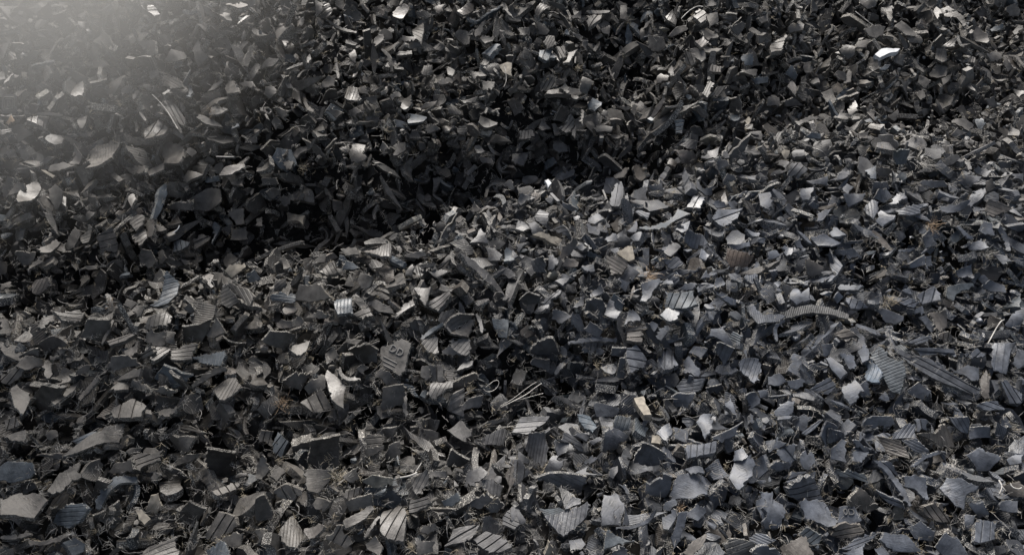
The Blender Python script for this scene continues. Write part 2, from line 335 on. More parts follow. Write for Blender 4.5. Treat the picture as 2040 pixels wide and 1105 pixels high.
build_ground()
TRACE = """
T 0 0
s6 560,740 580,680 660,655 655,720 590,770
g7@80/60 210,950 215,920 300,920 395,935 360,1010 280,980
s6 610,950 690,905 690,960 650,1010 620,990
g7@52/70 1150,1100 1150,1030 1260,965 1340,1010 1300,1070 1200,1104
g6@-62/46 1300,810 1350,785 1470,950 1460,1000 1400,960
s6 1560,940 1590,910 1700,960 1770,1010 1690,1000
s6 1660,910 1700,840 1810,870 1740,910
s5 1330,440 1360,390 1470,400 1480,460 1400,485 1310,470
s5 1530,400 1560,310 1600,400 1650,450 1560,520
s4 1130,340 1240,330 1260,420 1180,470
r6@35/24 1290,750 1340,690 1460,700 1480,740 1340,740
r5@-30/20 1300,600 1430,640 1450,690 1310,680
s6 1480,770 1490,690 1530,690 1520,790
s6 1640,730 1700,670 1770,635 1700,710
s6 1780,700 1800,640 1860,640 1890,720 1800,740
s5 1900,660 2010,645 2034,700 1940,690
s4 960,700 1030,670 1030,740 960,740
s4 1090,690 1190,670 1190,720
k6/24 1250,830 1330,880 1440,1050
k6/26 1560,900 1700,810 1840,740
k5/20 0,920 200,925
k4/24 300,910 400,905 500,920
s6 1830,1030 1890,980 1900,1000
g6@10/30 0,1030 90,1020 90,1050 0,1060
s5 1420,820 1450,810 1470,900 1430,880
s6 1880,190 1960,120 1980,120 1900,190
s4 640,1060 760,1040 720,1080 650,1090
T 510 0
s5 30,540 100,460 180,460 130,530
s6 200,310 280,310 230,370
s5 470,120 470,0 530,30 510,110
s6 400,470 430,430 440,480 400,500
s6 740,430 780,390 800,440 790,500 750,470
s5 940,310 1010,270 1010,320 950,370
s6 1090,140 1110,70 1180,40 1220,80 1170,160
r7@-20/24 1240,240 1270,195 1330,190 1320,280 1300,330 1250,280
s5 1160,290 1270,295 1270,320 1160,325
g6@10/20 1110,420 1240,400 1240,430 1120,445
s4 1270,110 1350,85 1400,120 1350,155
s6 1420,60 1490,10 1480,90 1440,105
r6@-30/26 1600,80 1680,20 1735,40 1720,90 1630,120
s6 1930,10 1960,0 2000,80 2034,120 1970,80
s5 1740,240 1820,160 1790,260 1740,300
s6 1780,300 1910,285 1880,325 1820,345
r5@55/18 1410,390 1460,330 1510,370 1480,400
r5@80/18 1310,580 1330,510 1400,520 1400,570 1330,600
s6 1450,640 1540,615 1590,620 1560,660 1460,660
r6@70/20 700,770 710,700 800,700 820,780 740,800
s5 780,700 870,680 890,750 830,740
s4 870,780 960,760 960,840 900,820
s5 1060,760 1140,730 1150,770 1080,800
s5 1150,860 1170,790 1240,770 1240,830 1180,880
s5 1310,870 1350,820 1440,800 1430,830 1340,860
s5 1590,770 1640,800 1760,770 1720,810 1650,820
r4@-60/18 1530,870 1550,820 1630,890 1630,910 1560,900
s3 150,860 250,880 230,960 180,920
s5 50,860 70,860 105,950 80,940
s4 70,760 80,690 140,680 160,740 110,780
s4 520,660 580,600 640,650 630,690 520,700
s4 560,880 610,870 700,900 640,940
s4 730,880 800,850 830,890 770,930
s5 1200,950 1220,910 1360,930 1330,970 1210,980
s6 740,600 810,580 780,610
s4 1330,1000 1400,980 1450,1030 1380,1060
g5@0/24 1600,1060 1600,1010 1660,1000 1660,1070
p6 1930,520 2000,490 2034,500 2034,600 1960,570
s6 1710,580 1800,560 1830,600 1730,620
s5 1790,650 1900,650 1890,700 1810,720
k5/24 1000,390 1060,460 1080,570
k5/22 630,460 640,540 655,620
k5/22 580,180 680,230 800,270
k6/26 380,760 400,840 460,900
k5/20 240,550 320,520 380,500
T 1020 0
r6@55/20 180,90 220,20 290,25 260,80 200,120
g7@55/90 590,170 640,115 715,110 700,160 610,210
s5 860,100 870,40 910,40 910,120 950,170 860,150
r4@-60/24 780,150 790,100 850,160 840,190
s5 700,240 780,205 775,280 720,260
s5 470,130 550,90 545,150 480,150
r5@75/24 60,290 60,220 140,230 140,280
g6@70/60 215,450 220,400 290,390 350,450 270,490
g6@-60/40 340,370 410,370 430,450 380,470
s7 410,510 450,420 520,400 450,500
r4@-20/26 65,460 70,370 140,400 140,480
g5@60/24 250,330 290,280 340,290 350,340 290,385
s6 420,240 440,240 460,280 430,275
s5 470,260 560,290 550,330
g5@60/30 1220,130 1270,90 1310,160 1300,195 1230,160
g6@35/60 1440,130 1480,60 1520,80 1540,150 1500,180
s5 1540,100 1630,100 1640,170 1570,220
s3 1720,220 1830,170 1860,200 1790,290
s5 1240,290 1300,220 1390,200 1390,240 1270,290
s3 1080,340 1090,280 1200,300 1220,390 1130,410
r6@50/24 1450,330 1520,295 1560,340 1500,380
s5 1410,390 1530,400 1540,450 1500,500
g4@-70/40 1370,470 1380,410 1450,430 1460,500 1430,530
s6 1150,610 1180,580 1250,600 1240,640 1150,660
s6 1240,570 1270,520 1290,600 1260,600
g8@65/30 1510,740 1560,640 1600,660 1550,770
g5@55/26 1580,760 1630,690 1720,680 1650,760
s5 1820,470 1840,430 1910,430 1910,510 1850,520
g6@80/30 1570,560 1590,510 1660,530 1660,580
s4 1810,570 1850,540 1950,550 1940,600
r3@-60/24 1410,860 1490,840 1560,910 1520,940
s5 1950,150 2034,110 2034,170 1980,190
g4@60/30 220,720 220,630 340,610 350,680 290,720
s5 380,700 420,660 460,700 430,750
s4 540,720 570,600 650,650 600,750
s5 210,1010 250,950 310,1020 240,1040
g5@52/40 370,1020 480,920 500,960 430,1060
s7 320,990 340,980 390,1080 340,1070
s6 470,1040 510,1000 500,1100
s5 640,1020 720,985 800,1010 780,1050 670,1050
g5@85/30 60,1100 60,1040 170,1030 170,1100
s4 810,830 960,850 900,880
s5 940,900 960,830 1000,840 980,900
k5/36 1110,930 1160,860 1210,780
s5 700,910 730,870 770,890 740,925
g5@10/40 1290,960 1370,950 1350,1060 1300,1060
p6 1850,960 1880,930 1900,950 1870,1000
s4 1900,620 2034,610 2034,650 1930,670
s6 560,990 570,880 540,850
k6/26 590,95 680,95 770,95
T 1530 0
g7@5/60 25,430 30,340 140,295 110,400
p9 850,430 900,390 1050,380 1020,410 890,455
s5 755,240 840,200 920,225 910,280 860,310 800,290
s5 1000,210 1060,170 1150,240 1220,290 1100,280
s4 1090,300 1220,300 1220,350 1130,340
s5 1625,280 1670,215 1760,330 1740,355 1650,330
s5 1740,240 1860,190 1870,220 1790,250
k7/40 1400,120 1500,120 1570,200
r5@40/20 1390,360 1460,320 1500,310 1480,370 1420,380
r5@85/22 1330,470 1340,390 1400,400 1430,470 1380,505
r4@80/20 980,460 1000,430 1090,440 1080,510 1010,500
s5 700,380 720,320 820,320 760,380
s4 560,400 620,345 700,370 690,430 640,460
s5 600,660 630,570 665,570 660,650
s4 520,600 560,560 620,580 610,650
s4 160,220 200,180 280,190 280,240 180,250
s5 150,690 190,630 230,700 220,760
s3 130,810 210,780 290,840 150,850
s4 0,790 0,770 100,770 90,840 0,840
s3 130,590 180,520 240,600 210,640
s6 630,870 690,790 715,840 650,910
s7 545,930 570,900 640,940 610,970
g5@60/30 550,100 630,10 640,50 590,110
s5 730,30 730,0 850,0 850,50 790,70
s4 340,100 350,0 400,60 390,90
s5 1310,90 1340,60 1380,90 1350,160
s5 1380,620 1460,590 1440,640 1390,680
s5 1190,650 1200,590 1290,640 1250,700
s5 1170,740 1230,710 1250,760 1220,800
s6 1640,960 1690,930 1730,970 1680,1040
s5 1460,960 1570,950 1640,1000 1600,1040
s5 1460,1070 1500,1020 1570,1060 1500,1090
s5 960,920 1040,860 1040,920 1000,960
s5 785,890 850,880 850,970
s6 1950,720 2034,720 2000,780
k6/30 215,1010 300,950 460,920
s5 720,1060 800,1050 790,1100 730,1100
s4 290,1090 350,1050 420,1060 420,1104
r5@70/20 1530,500 1640,450 1640,500
k6/26 200,30 270,70
s4 1720,790 1800,760 1840,830 1770,860
k5/26 1160,480 1200,540 1240,570
s7 1720,0 1750,0 1770,40 1750,40
k6/40 1970,440 2034,520
s5 1740,440 1830,400 1860,460 1780,480
s5 1870,420 1950,540 1910,570 1880,520
s6 990,570 1010,550 1025,600 990,600
s5 880,560 930,510 970,520 930,560
T 0 277
r8@84/22*60 700,290 715,180 715,110 760,70 870,50 960,0 970,20 890,130 830,200 800,290
s5 550,210 600,130 600,40 660,140 630,200
s4 380,250 400,210 500,180 600,210 480,250
s4 310,200 370,140 440,140 370,200
p5 320,240 360,245 440,290 420,310
s4 80,450 120,350 190,350 190,400
s7 145,430 190,380 300,345 325,400 260,490 150,545
s5 380,400 440,355 500,420 450,560 400,480
s6 1295,130 1330,20 1440,50 1470,150 1440,210 1310,190
s5 1470,100 1520,70 1570,110 1530,145
s4 980,220 1150,210 1160,260 1060,285
s6 1170,240 1310,190 1300,240 1190,300
s6 1740,290 1790,230 1940,195 1950,225 1850,280
s5 1460,300 1500,250 1600,270 1480,345
s4 1640,300 1750,290 1750,340 1640,345
s3 1310,560 1370,510 1530,500 1530,570
s3 1530,550 1510,480 1650,390 1750,400 1770,500 1640,580
s5 510,840 590,700 640,750 580,870 540,890
r5@20/24 630,780 710,690 735,700 700,820 660,830
s5 660,660 700,570 745,580 720,640
g4@14/60 770,770 890,700 930,780 940,880 800,890
r6@30/26 1030,660 1060,610 1130,600 1140,670 1080,730
r6@30/30 1050,770 1110,690 1190,730 1170,790 1110,835
s5 1170,780 1190,670 1240,640 1200,800
s6 1015,480 1060,430 1080,480 1050,545
s6 305,890 440,810 490,840 400,900 320,910
s5 235,1040 260,980 330,945 330,990
s3 120,900 290,910 240,1000 170,1010
g6@-80/50 1380,900 1390,820 1430,800 1510,825 1500,850
g5@25/60 1530,820 1590,760 1680,770 1670,800 1550,870
s5 1840,620 1870,560 1940,545 1950,680 1880,680
s4 1840,800 1850,720 1960,700 1970,800
p6 1790,1050 1830,1000 1950,990 1960,1020 1850,1100
s3 1110,960 1120,870 1200,890 1250,980 1180,1030
s4 1240,910 1290,880 1320,950 1280,1000
s4 670,1010 760,1000 770,1030 700,1040
k6/14 600,530 625,500 650,505 665,540
k6/16 540,300 545,265 590,265
k7/24 1300,765 1370,750 1410,710
s5 1690,700 1710,660 1760,700 1700,850
s5 1440,960 1480,960 1540,1000 1470,1000
s5 970,1090 1000,1020 1060,1090
T 510 277
s5 740,110 770,30 860,25 850,120 890,150 840,170 750,160
s4 970,90 1010,20 1055,80 1010,120
s5 1100,120 1130,40 1190,30 1190,90 1130,135
s4 210,180 290,175 280,240 240,240
s3 50,310 160,310 180,360 60,370
s3 80,430 130,390 180,400 200,450 120,480
s4 190,460 300,450 310,490 240,540 190,510
s4 335,480 355,435 395,440 380,480
p6 245,590 390,610 370,680 340,650 250,650
s5 540,380 570,400 610,480 580,480
s4 1670,270 1740,200 1770,230 1690,290
s5 1740,60 1780,50 1820,100 1770,120
s4 1780,140 1880,160 1890,200 1800,190
r4@15/24 1400,440 1410,310 1470,300 1430,420
s6 1340,480 1360,420 1390,450 1390,480
k6/50 1290,450 1350,500 1430,540
s5 1720,540 1740,500 1790,560 1770,580 1720,580
p5 1820,450 1830,400 1860,390 1840,460
s5 0,690 0,640 50,630 50,700
s5 20,810 130,785 100,825
s5 440,1010 510,930 560,910 550,970
r8@80/22 850,880 930,880 1000,855 1080,850 1060,920 990,930 880,910
s5 1200,930 1270,900 1350,900 1360,930 1290,950
r6@-60/24 900,1000 920,960 1020,980 1000,1020 930,1030
s5 690,1030 720,970 780,990 830,1020 770,1040
g5@-60/40 510,1060 590,970 620,970 650,1050 570,1090
s6 1700,830 1760,770 1790,700 1830,760 1850,820
s5 1830,860 1900,870 1960,920 1940,970 1850,960
s6 1370,1050 1480,1030 1530,1060 1440,1100
s5 1190,1070 1230,1000 1260,1020 1230,1090
s6 1520,720 1550,680 1570,690 1550,720
s6 1580,660 1630,610 1650,640 1610,670
g4@10/30 1300,1000 1420,980 1420,1030 1320,1040
s7 1980,970 1980,900 2060,880 2060,980
k5/40 860,830 960,810 1040,815
k5/26 945,640 940,580 970,530
s4 1980,360 2040,330 2060,400 2010,400
s5 1050,790 1120,750 1130,780 1080,810
s5 200,960 240,950 270,1020 220,1040
s5 680,880 800,870 820,920 720,930
T 1020 277
s6 0,180 0,110 130,105 95,205
s4 325,80 330,20 390,10 445,60 440,100 370,115
s5 820,290 900,225 930,230 900,300 820,320
s5 350,320 430,260 500,250 490,290 400,330
s4 1360,190 1310,90 1440,90 1480,150 1460,200
r5@35/24 1340,40 1400,10 1480,15 1475,75 1400,80
s7 1500,170 1580,90 1650,80 1640,130 1560,160
s6 1690,150 1690,95 1730,90 1735,150
s5 1240,190 1260,150 1320,190 1300,220
s4 1640,240 1640,170 1720,170 1730,210 1680,240
s5 130,820 50,900 30,840
r5@30/26 80,340 90,290 200,295 200,340 100,360
p8 260,330 290,315 315,350 290,380
s5 45,500 60,440 150,430 140,490 60,520
s7 300,430 320,430 385,490 360,500
s5 270,490 300,450 330,480 310,520
s4 400,530 400,500 480,530 520,550 480,580
g7@80/90 780,510 830,360 875,340 860,550 790,530
r8@-5/22 180,620 215,535 300,590 270,690 200,650
p5 165,760 210,740 400,800 370,850 270,800
s5 120,660 160,640 220,690 240,750 160,760
s8 600,650 610,620 700,590 730,620 660,680
r6@-30/22 980,580 1010,560 1100,590 1080,640 1020,610
s5 910,740 990,650 1000,700 990,740
s6 1010,710 1120,690 1280,620 1320,550 1420,600 1240,690 1080,720
s6 1300,720 1330,690 1420,650 1400,720 1350,745
s6 930,780 1030,730 1010,810 970,810
g8@60/90 1390,530 1450,440 1540,450 1500,550
g6@20/120 1600,640 1640,560 1840,550 1800,620 1690,700
s5 590,680 620,680 700,740 690,770 610,740
p6 830,900 920,850 960,850 975,950 930,970
r5@-30/26 740,930 820,940 920,970 880,1080 800,1090
s5 280,1030 290,930 330,920 370,980 320,1040
r3@-50/30 140,970 250,930 250,1030 270,1070 180,1060
s5 400,1010 440,940 530,980 520,1020
s3 380,950 400,880 510,790 520,820 450,930
g3@-60/60 540,790 590,750 690,870 660,900
s6 740,790 830,750 840,810 760,820
s5 500,860 560,830 590,870 560,890
r4@75/28 1370,820 1380,730 1520,760 1560,850 1440,870
r4@75/34 1700,960 1715,870 1920,930 1870,1020 1740,1020
s5 1720,830 1780,840 1910,790 1900,850 1790,890
r5@40/30 1190,960 1310,930 1360,1000 1280,1040 1230,1000
s6 1490,950 1510,870 1570,930 1540,965
s5 1600,520 1620,490 1690,500 1710,540 1640,550
g4@-60/50 1840,470 1890,500 1940,600 1900,590
s5 1960,430 2060,420 2060,560 1980,530
s5 0,960 0,880 50,930
s6 550,1020 650,1005 660,1050 570,1050
s5 1510,1104 1550,1040 1580,1104
s5 350,1104 400,1070 490,1104
s4 1680,330 1720,270 1780,310 1780,330
s4 1090,370 1190,350 1200,410 1140,410
g4@10/40 320,720 400,680 440,720 460,800 350,730
s4 1470,400 1480,310 1520,400 1610,380 1600,440 1540,450
T 1530 277
s6 195,130 210,85 290,80 300,125 230,135
p6 105,110 130,80 175,95 140,160
g4@50/60 160,260 190,190 260,180 320,240 270,280 190,300
s6 540,330 570,270 640,260 620,310
s3 860,220 970,230 960,300 870,290
s8 770,250 860,215 860,310 810,310
s2 1010,90 1140,90 1100,190 1020,200
s5 1250,130 1250,70 1390,70 1380,150 1320,160
s5 590,400 630,350 690,380 630,440
r3@70/24 830,440 840,340 960,340 970,400 880,450
r4@-75/34 850,470 880,400 960,410 1000,450 930,510
r7@-82/26 760,550 830,480 880,500 880,570 840,640 790,600
s6 850,650 900,560 960,600 1005,640 910,690
r6@-14/24 1020,560 1130,530 1240,510 1210,580 1130,605 1040,590
s6 960,520 1040,440 1090,435 1030,510
s7 490,740 550,705 625,745 570,780 510,770
s6 380,670 400,590 510,550 480,600
s5 340,780 450,760 590,820 500,860 400,850
s4 230,730 300,770 360,840 300,810
s5 120,900 130,850 200,870 190,920 150,930
s4 1190,350 1240,330 1400,330 1430,380 1300,390
s5 1500,330 1560,280 1700,290 1680,340 1560,370
s5 1370,540 1490,530 1580,490 1620,490 1540,570 1420,590
r5@-20/30 1690,570 1760,480 1880,520 1940,560 1800,620
s5 1640,250 1680,220 1780,260 1740,310 1660,280
s4 1740,340 1790,320 1810,390 1740,420
s6 1680,730 1720,660 1790,670 1810,760 1730,760
s5 1580,850 1700,790 1760,860 1690,880 1600,880
k5/40 1790,670 1880,760 1905,900
k5/30 1520,690 1580,760 1640,800
s4 300,960 340,960 440,1010 410,1090 310,1080
s4 1110,1000 1250,920 1250,1000 1130,1030
s5 1490,1050 1620,1000 1640,1104 1540,1104
k4/26 1040,890 1120,885 1170,870
s5 480,290 310,330 360,360 480,370
s4 210,820 260,780 280,860 230,870
g4@0/26 600,820 760,805 750,825 610,832
s4 500,880 680,870 750,950 600,930
s5 600,450 780,440 760,480 640,540
s4 1230,780 1290,720 1340,840 1260,870
s5 0,900 60,880 100,930 0,960
s4 1250,940 1300,930 1310,1010 1260,1030
s5 1780,900 1850,920 1940,970 1880,1000
s5 260,480 250,400 360,380 330,480
s3 1840,180 1940,175 1940,230 1860,230
s6 1950,270 2040,270 2040,340 1980,310
T 0 553
r5@62/22 245,60 250,0 380,0 385,60 290,130 260,120
s5 0,90 0,50 70,30 100,65
r6@22/34 1190,210 1270,160 1310,30 1330,-30 1430,40 1410,140 1340,220 1240,230
r7@76/34 1145,385 1180,320 1330,255 1365,300 1330,380
r5@30/28 1770,220 1760,100 1800,50 1910,190 1830,240
r5@-60/28 1840,110 1830,40 1960,80 2030,150 1990,230
s6 985,215 1010,165 1090,205 1040,250
s5 1060,240 1090,215 1160,225 1120,310
s4 1470,240 1510,205 1560,260 1520,290
s6 300,390 330,330 450,280 430,340 330,410
g6@-8/50 420,270 600,260 660,310 640,350 490,340
s6 0,450 0,320 60,340 90,430 40,450
s2 640,480 690,340 870,340 870,440 820,520
s4 690,330 770,285 860,345
g6@22/60 840,510 1040,445 1080,460 880,540
s5 1180,520 1150,430 1320,430 1310,530 1240,545
s4 1320,520 1330,420 1400,440 1390,530
s2 1450,480 1470,380 1670,360 1600,520 1460,540
g7@30/50 1190,650 1230,560 1300,530 1360,570 1230,660
g7@5/45 1360,660 1370,565 1555,530 1530,640
r6@82/34 1560,650 1650,610 1780,590 1810,640 1760,710 1600,680
s6 990,590 1110,500 1100,560 1060,620 1000,620
g4@30/60 1090,640 1190,545 1225,600 1140,650
s3 840,710 880,630 1010,615 1100,710 900,745
s6 930,810 1060,730 1130,725 1100,780 960,820
s2 320,520 420,460 540,520 540,540 360,620
s3 160,620 300,560 310,630
s5 120,700 200,620 340,650 340,690 200,740
g5@48/60 0,770 60,770 120,710 200,740 80,850 20,840
s6 400,640 490,570 600,545 500,600 440,650
k6/60 375,650 385,760 410,785
s7 90,890 130,860 240,920 230,1000 180,1104 110,1010
s2 230,980 330,860 470,910 400,1060 290,1060
s7 420,1000 560,860 650,810 560,920 440,1010
k6/36 630,970 700,890 790,800
s7 870,890 960,800 1040,830 1030,880 920,900
r4@-60/34 1060,870 1070,800 1150,850 1200,890 1120,890
s4 1210,890 1300,860 1400,890 1360,930 1280,920
r8@60/24 1700,860 1860,780 1930,860 1790,970 1740,960
g7@75/110 870,1050 1060,960 1160,1010 1120,1104 900,1104
k4/50 1530,870 1680,760 1800,720
s4 620,730 680,690 730,700 700,760 600,770
s7 840,130 880,130 910,250 900,280 850,190
s4 1620,450 1730,320 1790,430 1700,480
s5 1960,410 2040,290 2060,400
s5 1220,1080 1320,1040 1450,1020 1340,1104
k6/24 810,520 860,430 900,330
T 510 553
r4@40/22 140,110 140,0 230,0 240,60 190,110
r4@-6/24 130,180 140,130 290,120 320,180 250,200
s4 320,180 350,60 520,60 620,170 420,190
r7@86/28 620,190 640,160 770,160 770,260 650,280
s5 810,20 830,-40 940,-20 900,80 850,90
s7 1260,100 1270,80 1400,80 1350,215
s5 890,190 960,170 1060,220 1100,280 980,270
g6@20/60 770,290 900,240 930,300 850,335
s6 1100,305 1250,160 1270,210 1150,290
g6@38/50 1350,230 1440,150 1540,105 1560,150 1450,260
s4 410,320 520,260 600,300 540,325
r4@65/34 1450,330 1480,270 1580,240 1590,290 1500,370
r3@35/34 1500,390 1600,290 1730,290 1680,350 1560,440
k5/30 1310,500 1400,420 1490,370
k5/24 1500,370 1560,440
s6 1550,460 1660,370 1740,345 1690,470
r6@50/32 1550,560 1560,500 1700,490 1720,570 1660,620
r6@55/28 1310,500 1450,485 1455,600 1380,600
s5 1480,580 1540,540 1640,620 1500,610
s5 1000,650 1000,545 1160,485 1235,530 1200,700 1140,780 1020,720
s3 50,510 120,430 260,430 330,480 260,570 120,540
s4 155,370 200,330 290,350 290,390 180,400
s4 280,340 350,305 380,340 370,380 290,390
s7 280,590 290,540 430,520 400,590 330,620
s5 710,500 720,480 840,490 800,540 730,520
s1 780,620 740,540 900,530 980,580 960,650 830,690
s7 550,790 570,730 600,760 720,860 700,1030 600,970 580,890
g5@-65/90 350,990 520,890 600,1030 460,1080
s3 380,880 430,820 545,790 555,880 410,930
k6/30 665,720 680,770 740,805 830,805
s4 960,770 1000,720 1120,800 1130,840 1040,860
s5 1310,790 1320,710 1370,700 1390,790 1340,800
g4@90/90 1380,820 1390,700 1480,690 1500,790 1480,830
s6 1580,750 1660,660 1730,660 1720,700
r7@60/30 1370,910 1390,840 1560,820 1570,850 1410,960
s4 1640,1050 1700,960 1810,930 1800,1010 1650,1060
s2 1560,850 1740,760 1770,800 1590,900
s3 1000,1040 1010,880 1170,850 1170,1010 1010,1060
s5 1880,320 1900,400 1930,470 2000,480 2010,330
k5/30 1760,290 1790,360 1800,440
k5/32 1190,900 1185,1000 1200,1100
s4 800,720 850,690 900,720 860,770
s2 210,850 300,770 440,770 360,900
T 1020 553
s7 340,20 380,0 460,10 400,60
g6@45/50 230,200 370,90 390,120 280,210
s7 170,260 300,165 290,240 200,270
s1 60,170 130,110 220,140 220,190 120,220
s6 620,130 720,60 720,120 640,160
s6 1030,50 1180,0 1190,20 1110,120 1060,110
s6 1020,190 1040,100 1120,120 1070,190
g6@65/60 1215,210 1240,120 1440,100 1480,200 1390,250
s6 1180,310 1300,190 1360,180 1320,320 1240,360
s5 1320,100 1380,40 1480,50 1440,90
s7 735,290 780,190 865,270 830,350
s2 570,250 590,170 720,170 740,250 650,270
s5 470,350 480,290 540,290 590,430 530,430
s4 320,330 340,250 480,310 400,360
s5 480,240 570,140 570,230
s6 890,380 930,265 980,270 1020,340
g6@5/60 915,500 915,400 1020,380 1015,510
s3 600,430 620,350 720,420 700,480
g7@-10/70 915,640 920,560 980,530 1080,650 1050,710 930,760
g8@88/90 1170,660 1190,600 1290,560 1320,690 1210,745
s3 790,620 800,560 910,560 900,640
s3 830,790 860,640 900,640 900,810
s1 150,570 200,500 330,480 380,600 290,630
s3 150,690 180,640 295,650 290,750
s4 370,550 410,540 440,600 420,640
k7/36 345,760 400,690 490,610
s5 1150,480 1220,380 1270,410 1190,500
s5 1095,370 1120,350 1170,370 1130,430
s5 1580,410 1680,400 1760,520 1750,550 1620,470
r3@65/34 1610,570 1660,510 1770,570 1690,690
r5@70/34 1810,700 1840,650 1960,650 1990,750 1920,860
s5 1370,650 1400,620 1500,740 1490,780 1380,760
r5@8/28 1310,870 1360,810 1540,810 1500,900 1340,920
s4 1270,950 1330,920 1460,930 1400,1030 1300,1030
s4 1860,930 1940,910 1970,980 1910,1040
s8 1690,1010 1750,900 1800,1104 1750,1060
s5 650,1010 680,990 860,1040 830,1104 680,1104
p7 970,960 1050,940 1060,1000 1110,1090 1050,1090
s2 1550,880 1670,850 1690,900 1570,920
s5 1870,570 1830,560 1870,640
s4 1960,900 2040,890 2040,960 1980,960
k5/30 450,520 650,490 840,500
T 1530 553
r6@80/15*260 -160,250 -110,200 -60,290 20,290 150,290 90,340 -80,370
k7/64~ 0,320 150,290 280,255 420,250 650,285
s7 170,160 200,70 240,80 260,130 330,70 330,160 230,190
s6 570,100 600,50 760,70 720,100
g5@70/60 620,180 680,140 800,230 660,250
s4 540,390 570,350 600,390
g5@20/70 1000,170 1080,160 1220,190 1160,240
s5 1060,110 1120,80 1150,130
g5@75/90 1180,150 1330,70 1380,130 1370,180 1230,210
s5 1430,70 1650,30 1600,90 1500,130 1480,190 1420,140
s4 1710,70 1760,20 1890,60 1890,120 1790,110
s5 1180,240 1240,220 1250,290 1170,290
s4 850,250 900,240 1080,310 1030,370 930,350
s5 1190,310 1260,300 1340,380 1300,440
s5 1290,280 1400,260 1430,390 1350,430
s4 1880,380 1950,280 2060,220 2000,420
g4@80/50 1370,450 1440,430 1500,510 1410,530
g5@10/60 530,440 620,400 720,470 620,510
s4 430,530 520,520 480,620 440,620
g5@20/50 1120,510 1310,455 1310,490 1180,530
s6 460,640 500,630 600,700 630,760 580,800 510,730
s5 560,610 690,630 690,730 640,720
r8@70/32 770,790 780,670 830,670 900,740 890,850 840,860
r5@20/24*200 820,580 880,540 1000,650 1090,700 1080,830 1040,915 970,900 920,800 840,660
s6 710,590 770,525 800,560 800,650 750,680
g4@-5/60 1160,560 1480,570 1500,620 1340,610 1220,620
g5@-28/60 1000,560 1060,570 1300,650 1520,790 1700,890 1660,930 1500,870 1200,730
s5 1490,740 1580,700 1690,710 1690,800 1620,820
s5 1680,820 1740,730 1770,800 1770,960 1700,930
g5@45/60 1560,600 1670,560 1730,610 1590,640
r6@84/60 1780,690 1800,510 1980,530 1930,600 1900,750 1800,750
g5@25/60 340,890 400,840 490,790 540,870 480,930 400,920
s7 580,880 690,800 750,880 660,1000 600,950
s4 1110,890 1200,830 1290,900 1270,950 1160,950
s6 40,1070 100,1000 210,990 170,1104 60,1104
s6 1950,680 1990,570 2060,600 2060,690 1990,730
r4@-65/26 230,710 280,680 360,750 330,800
s5 150,820 270,800 310,830 240,890 180,880
s5 0,850 0,780 90,760 150,820 90,860
s4 710,860 790,810 820,940 740,950
g5@-20/50 1660,1010 1840,980 1890,1050 1760,1060
g5@-60/60 1850,820 1910,820 2020,920 2020,1000 1930,1000
k5/30 70,510 60,400 130,340
g3@30/60 0,950 200,930 200,950 20,970
T 0 829
s5 0,410 60,360 270,370 290,440 240,490 100,525 0,515
s8 0,640 260,615 380,690 270,800 120,790 0,800
s7 370,590 470,450 630,365 640,470 520,560 420,620
s6 480,290 600,220 760,130 990,30 950,180 780,220 650,270
g6@20/50 580,195 760,115 770,170 640,220
r5@3/36 395,850 450,760 560,700 640,690 690,745 620,850 520,890
k6/66 775,730 810,640 880,540 980,495 1095,510
g6@20/80 1010,340 1110,290 1200,300 1310,260 1280,350 1090,430
s4 860,450 920,370 1040,340 1060,420 960,460
s4 1340,170 1430,160 1530,180 1500,290 1410,270
g5@-12/30 1380,75 1500,70 1620,120 1590,140 1480,125
s4 1380,390 1480,300 1620,290 1560,330 1480,370
p4 1160,740 1200,630 1250,620 1290,710 1250,770
p7 1080,745 1130,740 1200,820 1150,860 1110,820
s6 1200,490 1240,420 1290,450 1260,480
g7@-60/80 1690,600 1800,550 1970,495 1880,580 1730,640
g5@58/90 1640,940 1740,760 1870,800 1890,880 1840,920 1700,1000
s5 1700,1000 1880,920 1940,930 1910,1040 1800,1030
r7@18/34 1110,1104 1180,1040 1420,970 1430,1060 1430,1150 1180,1150
r6@75/26 1660,1090 1760,990 1850,1090 1800,1140 1700,1140
g5@78/60 30,30 130,10 160,60 50,110
s6 0,170 210,110 190,200 90,190
s1 1670,430 1650,260 1880,260 1880,470
s2 740,640 780,490 880,530 800,600
s2 1410,830 1500,680 1640,740 1560,860
k6/34 0,962 130,958 240,935
k5/34 200,985 320,1010 450,980 560,930
T 510 829
s6 0,420 60,300 110,420 50,500 0,500
g5@55/70 130,280 160,115 260,200 200,330
s6 110,460 190,400 240,430 170,510
s2 410,370 430,180 660,140 660,380 500,420
s5 385,470 410,415 600,440 590,510 510,600 420,600
s4 690,480 820,400 830,480 770,530
g4@-60/120 145,590 240,540 370,590 300,670 170,640
g4@5/70 870,250 890,140 1010,150 1010,230 880,260
s4 850,270 1000,235 970,290 880,330
s4 1030,330 1060,230 1150,200 1170,290 1080,350
s3 1010,100 1110,95 1080,180 1020,170
s6 1530,120 1640,20 1720,140 1660,200
r5@75/34 1790,230 1810,170 1980,90 2035,110 1950,230
g4@75/60 20,210 40,110 140,120 130,240
s4 840,510 930,465 1090,490 1080,550 980,565
s3 700,690 920,620 930,720 740,760
g5@80/50 700,640 730,590 840,555 860,600 740,670
s6 690,840 870,725 940,740 880,810 720,890
g5@60/110 550,970 640,870 700,870 770,1000 720,1055
r7@84/27 180,925 290,790 395,940 320,1050 240,1020
g7@60/75 990,890 1010,740 1130,685 1200,770 1170,960 1040,955
r5@62/32 1240,490 1370,430 1370,550 1280,640
g5@15/60 1220,770 1230,660 1370,640 1400,690 1280,760
s5 1390,430 1510,430 1500,490 1370,490
s5 1670,550 1680,440 1790,395 1840,450 1740,520
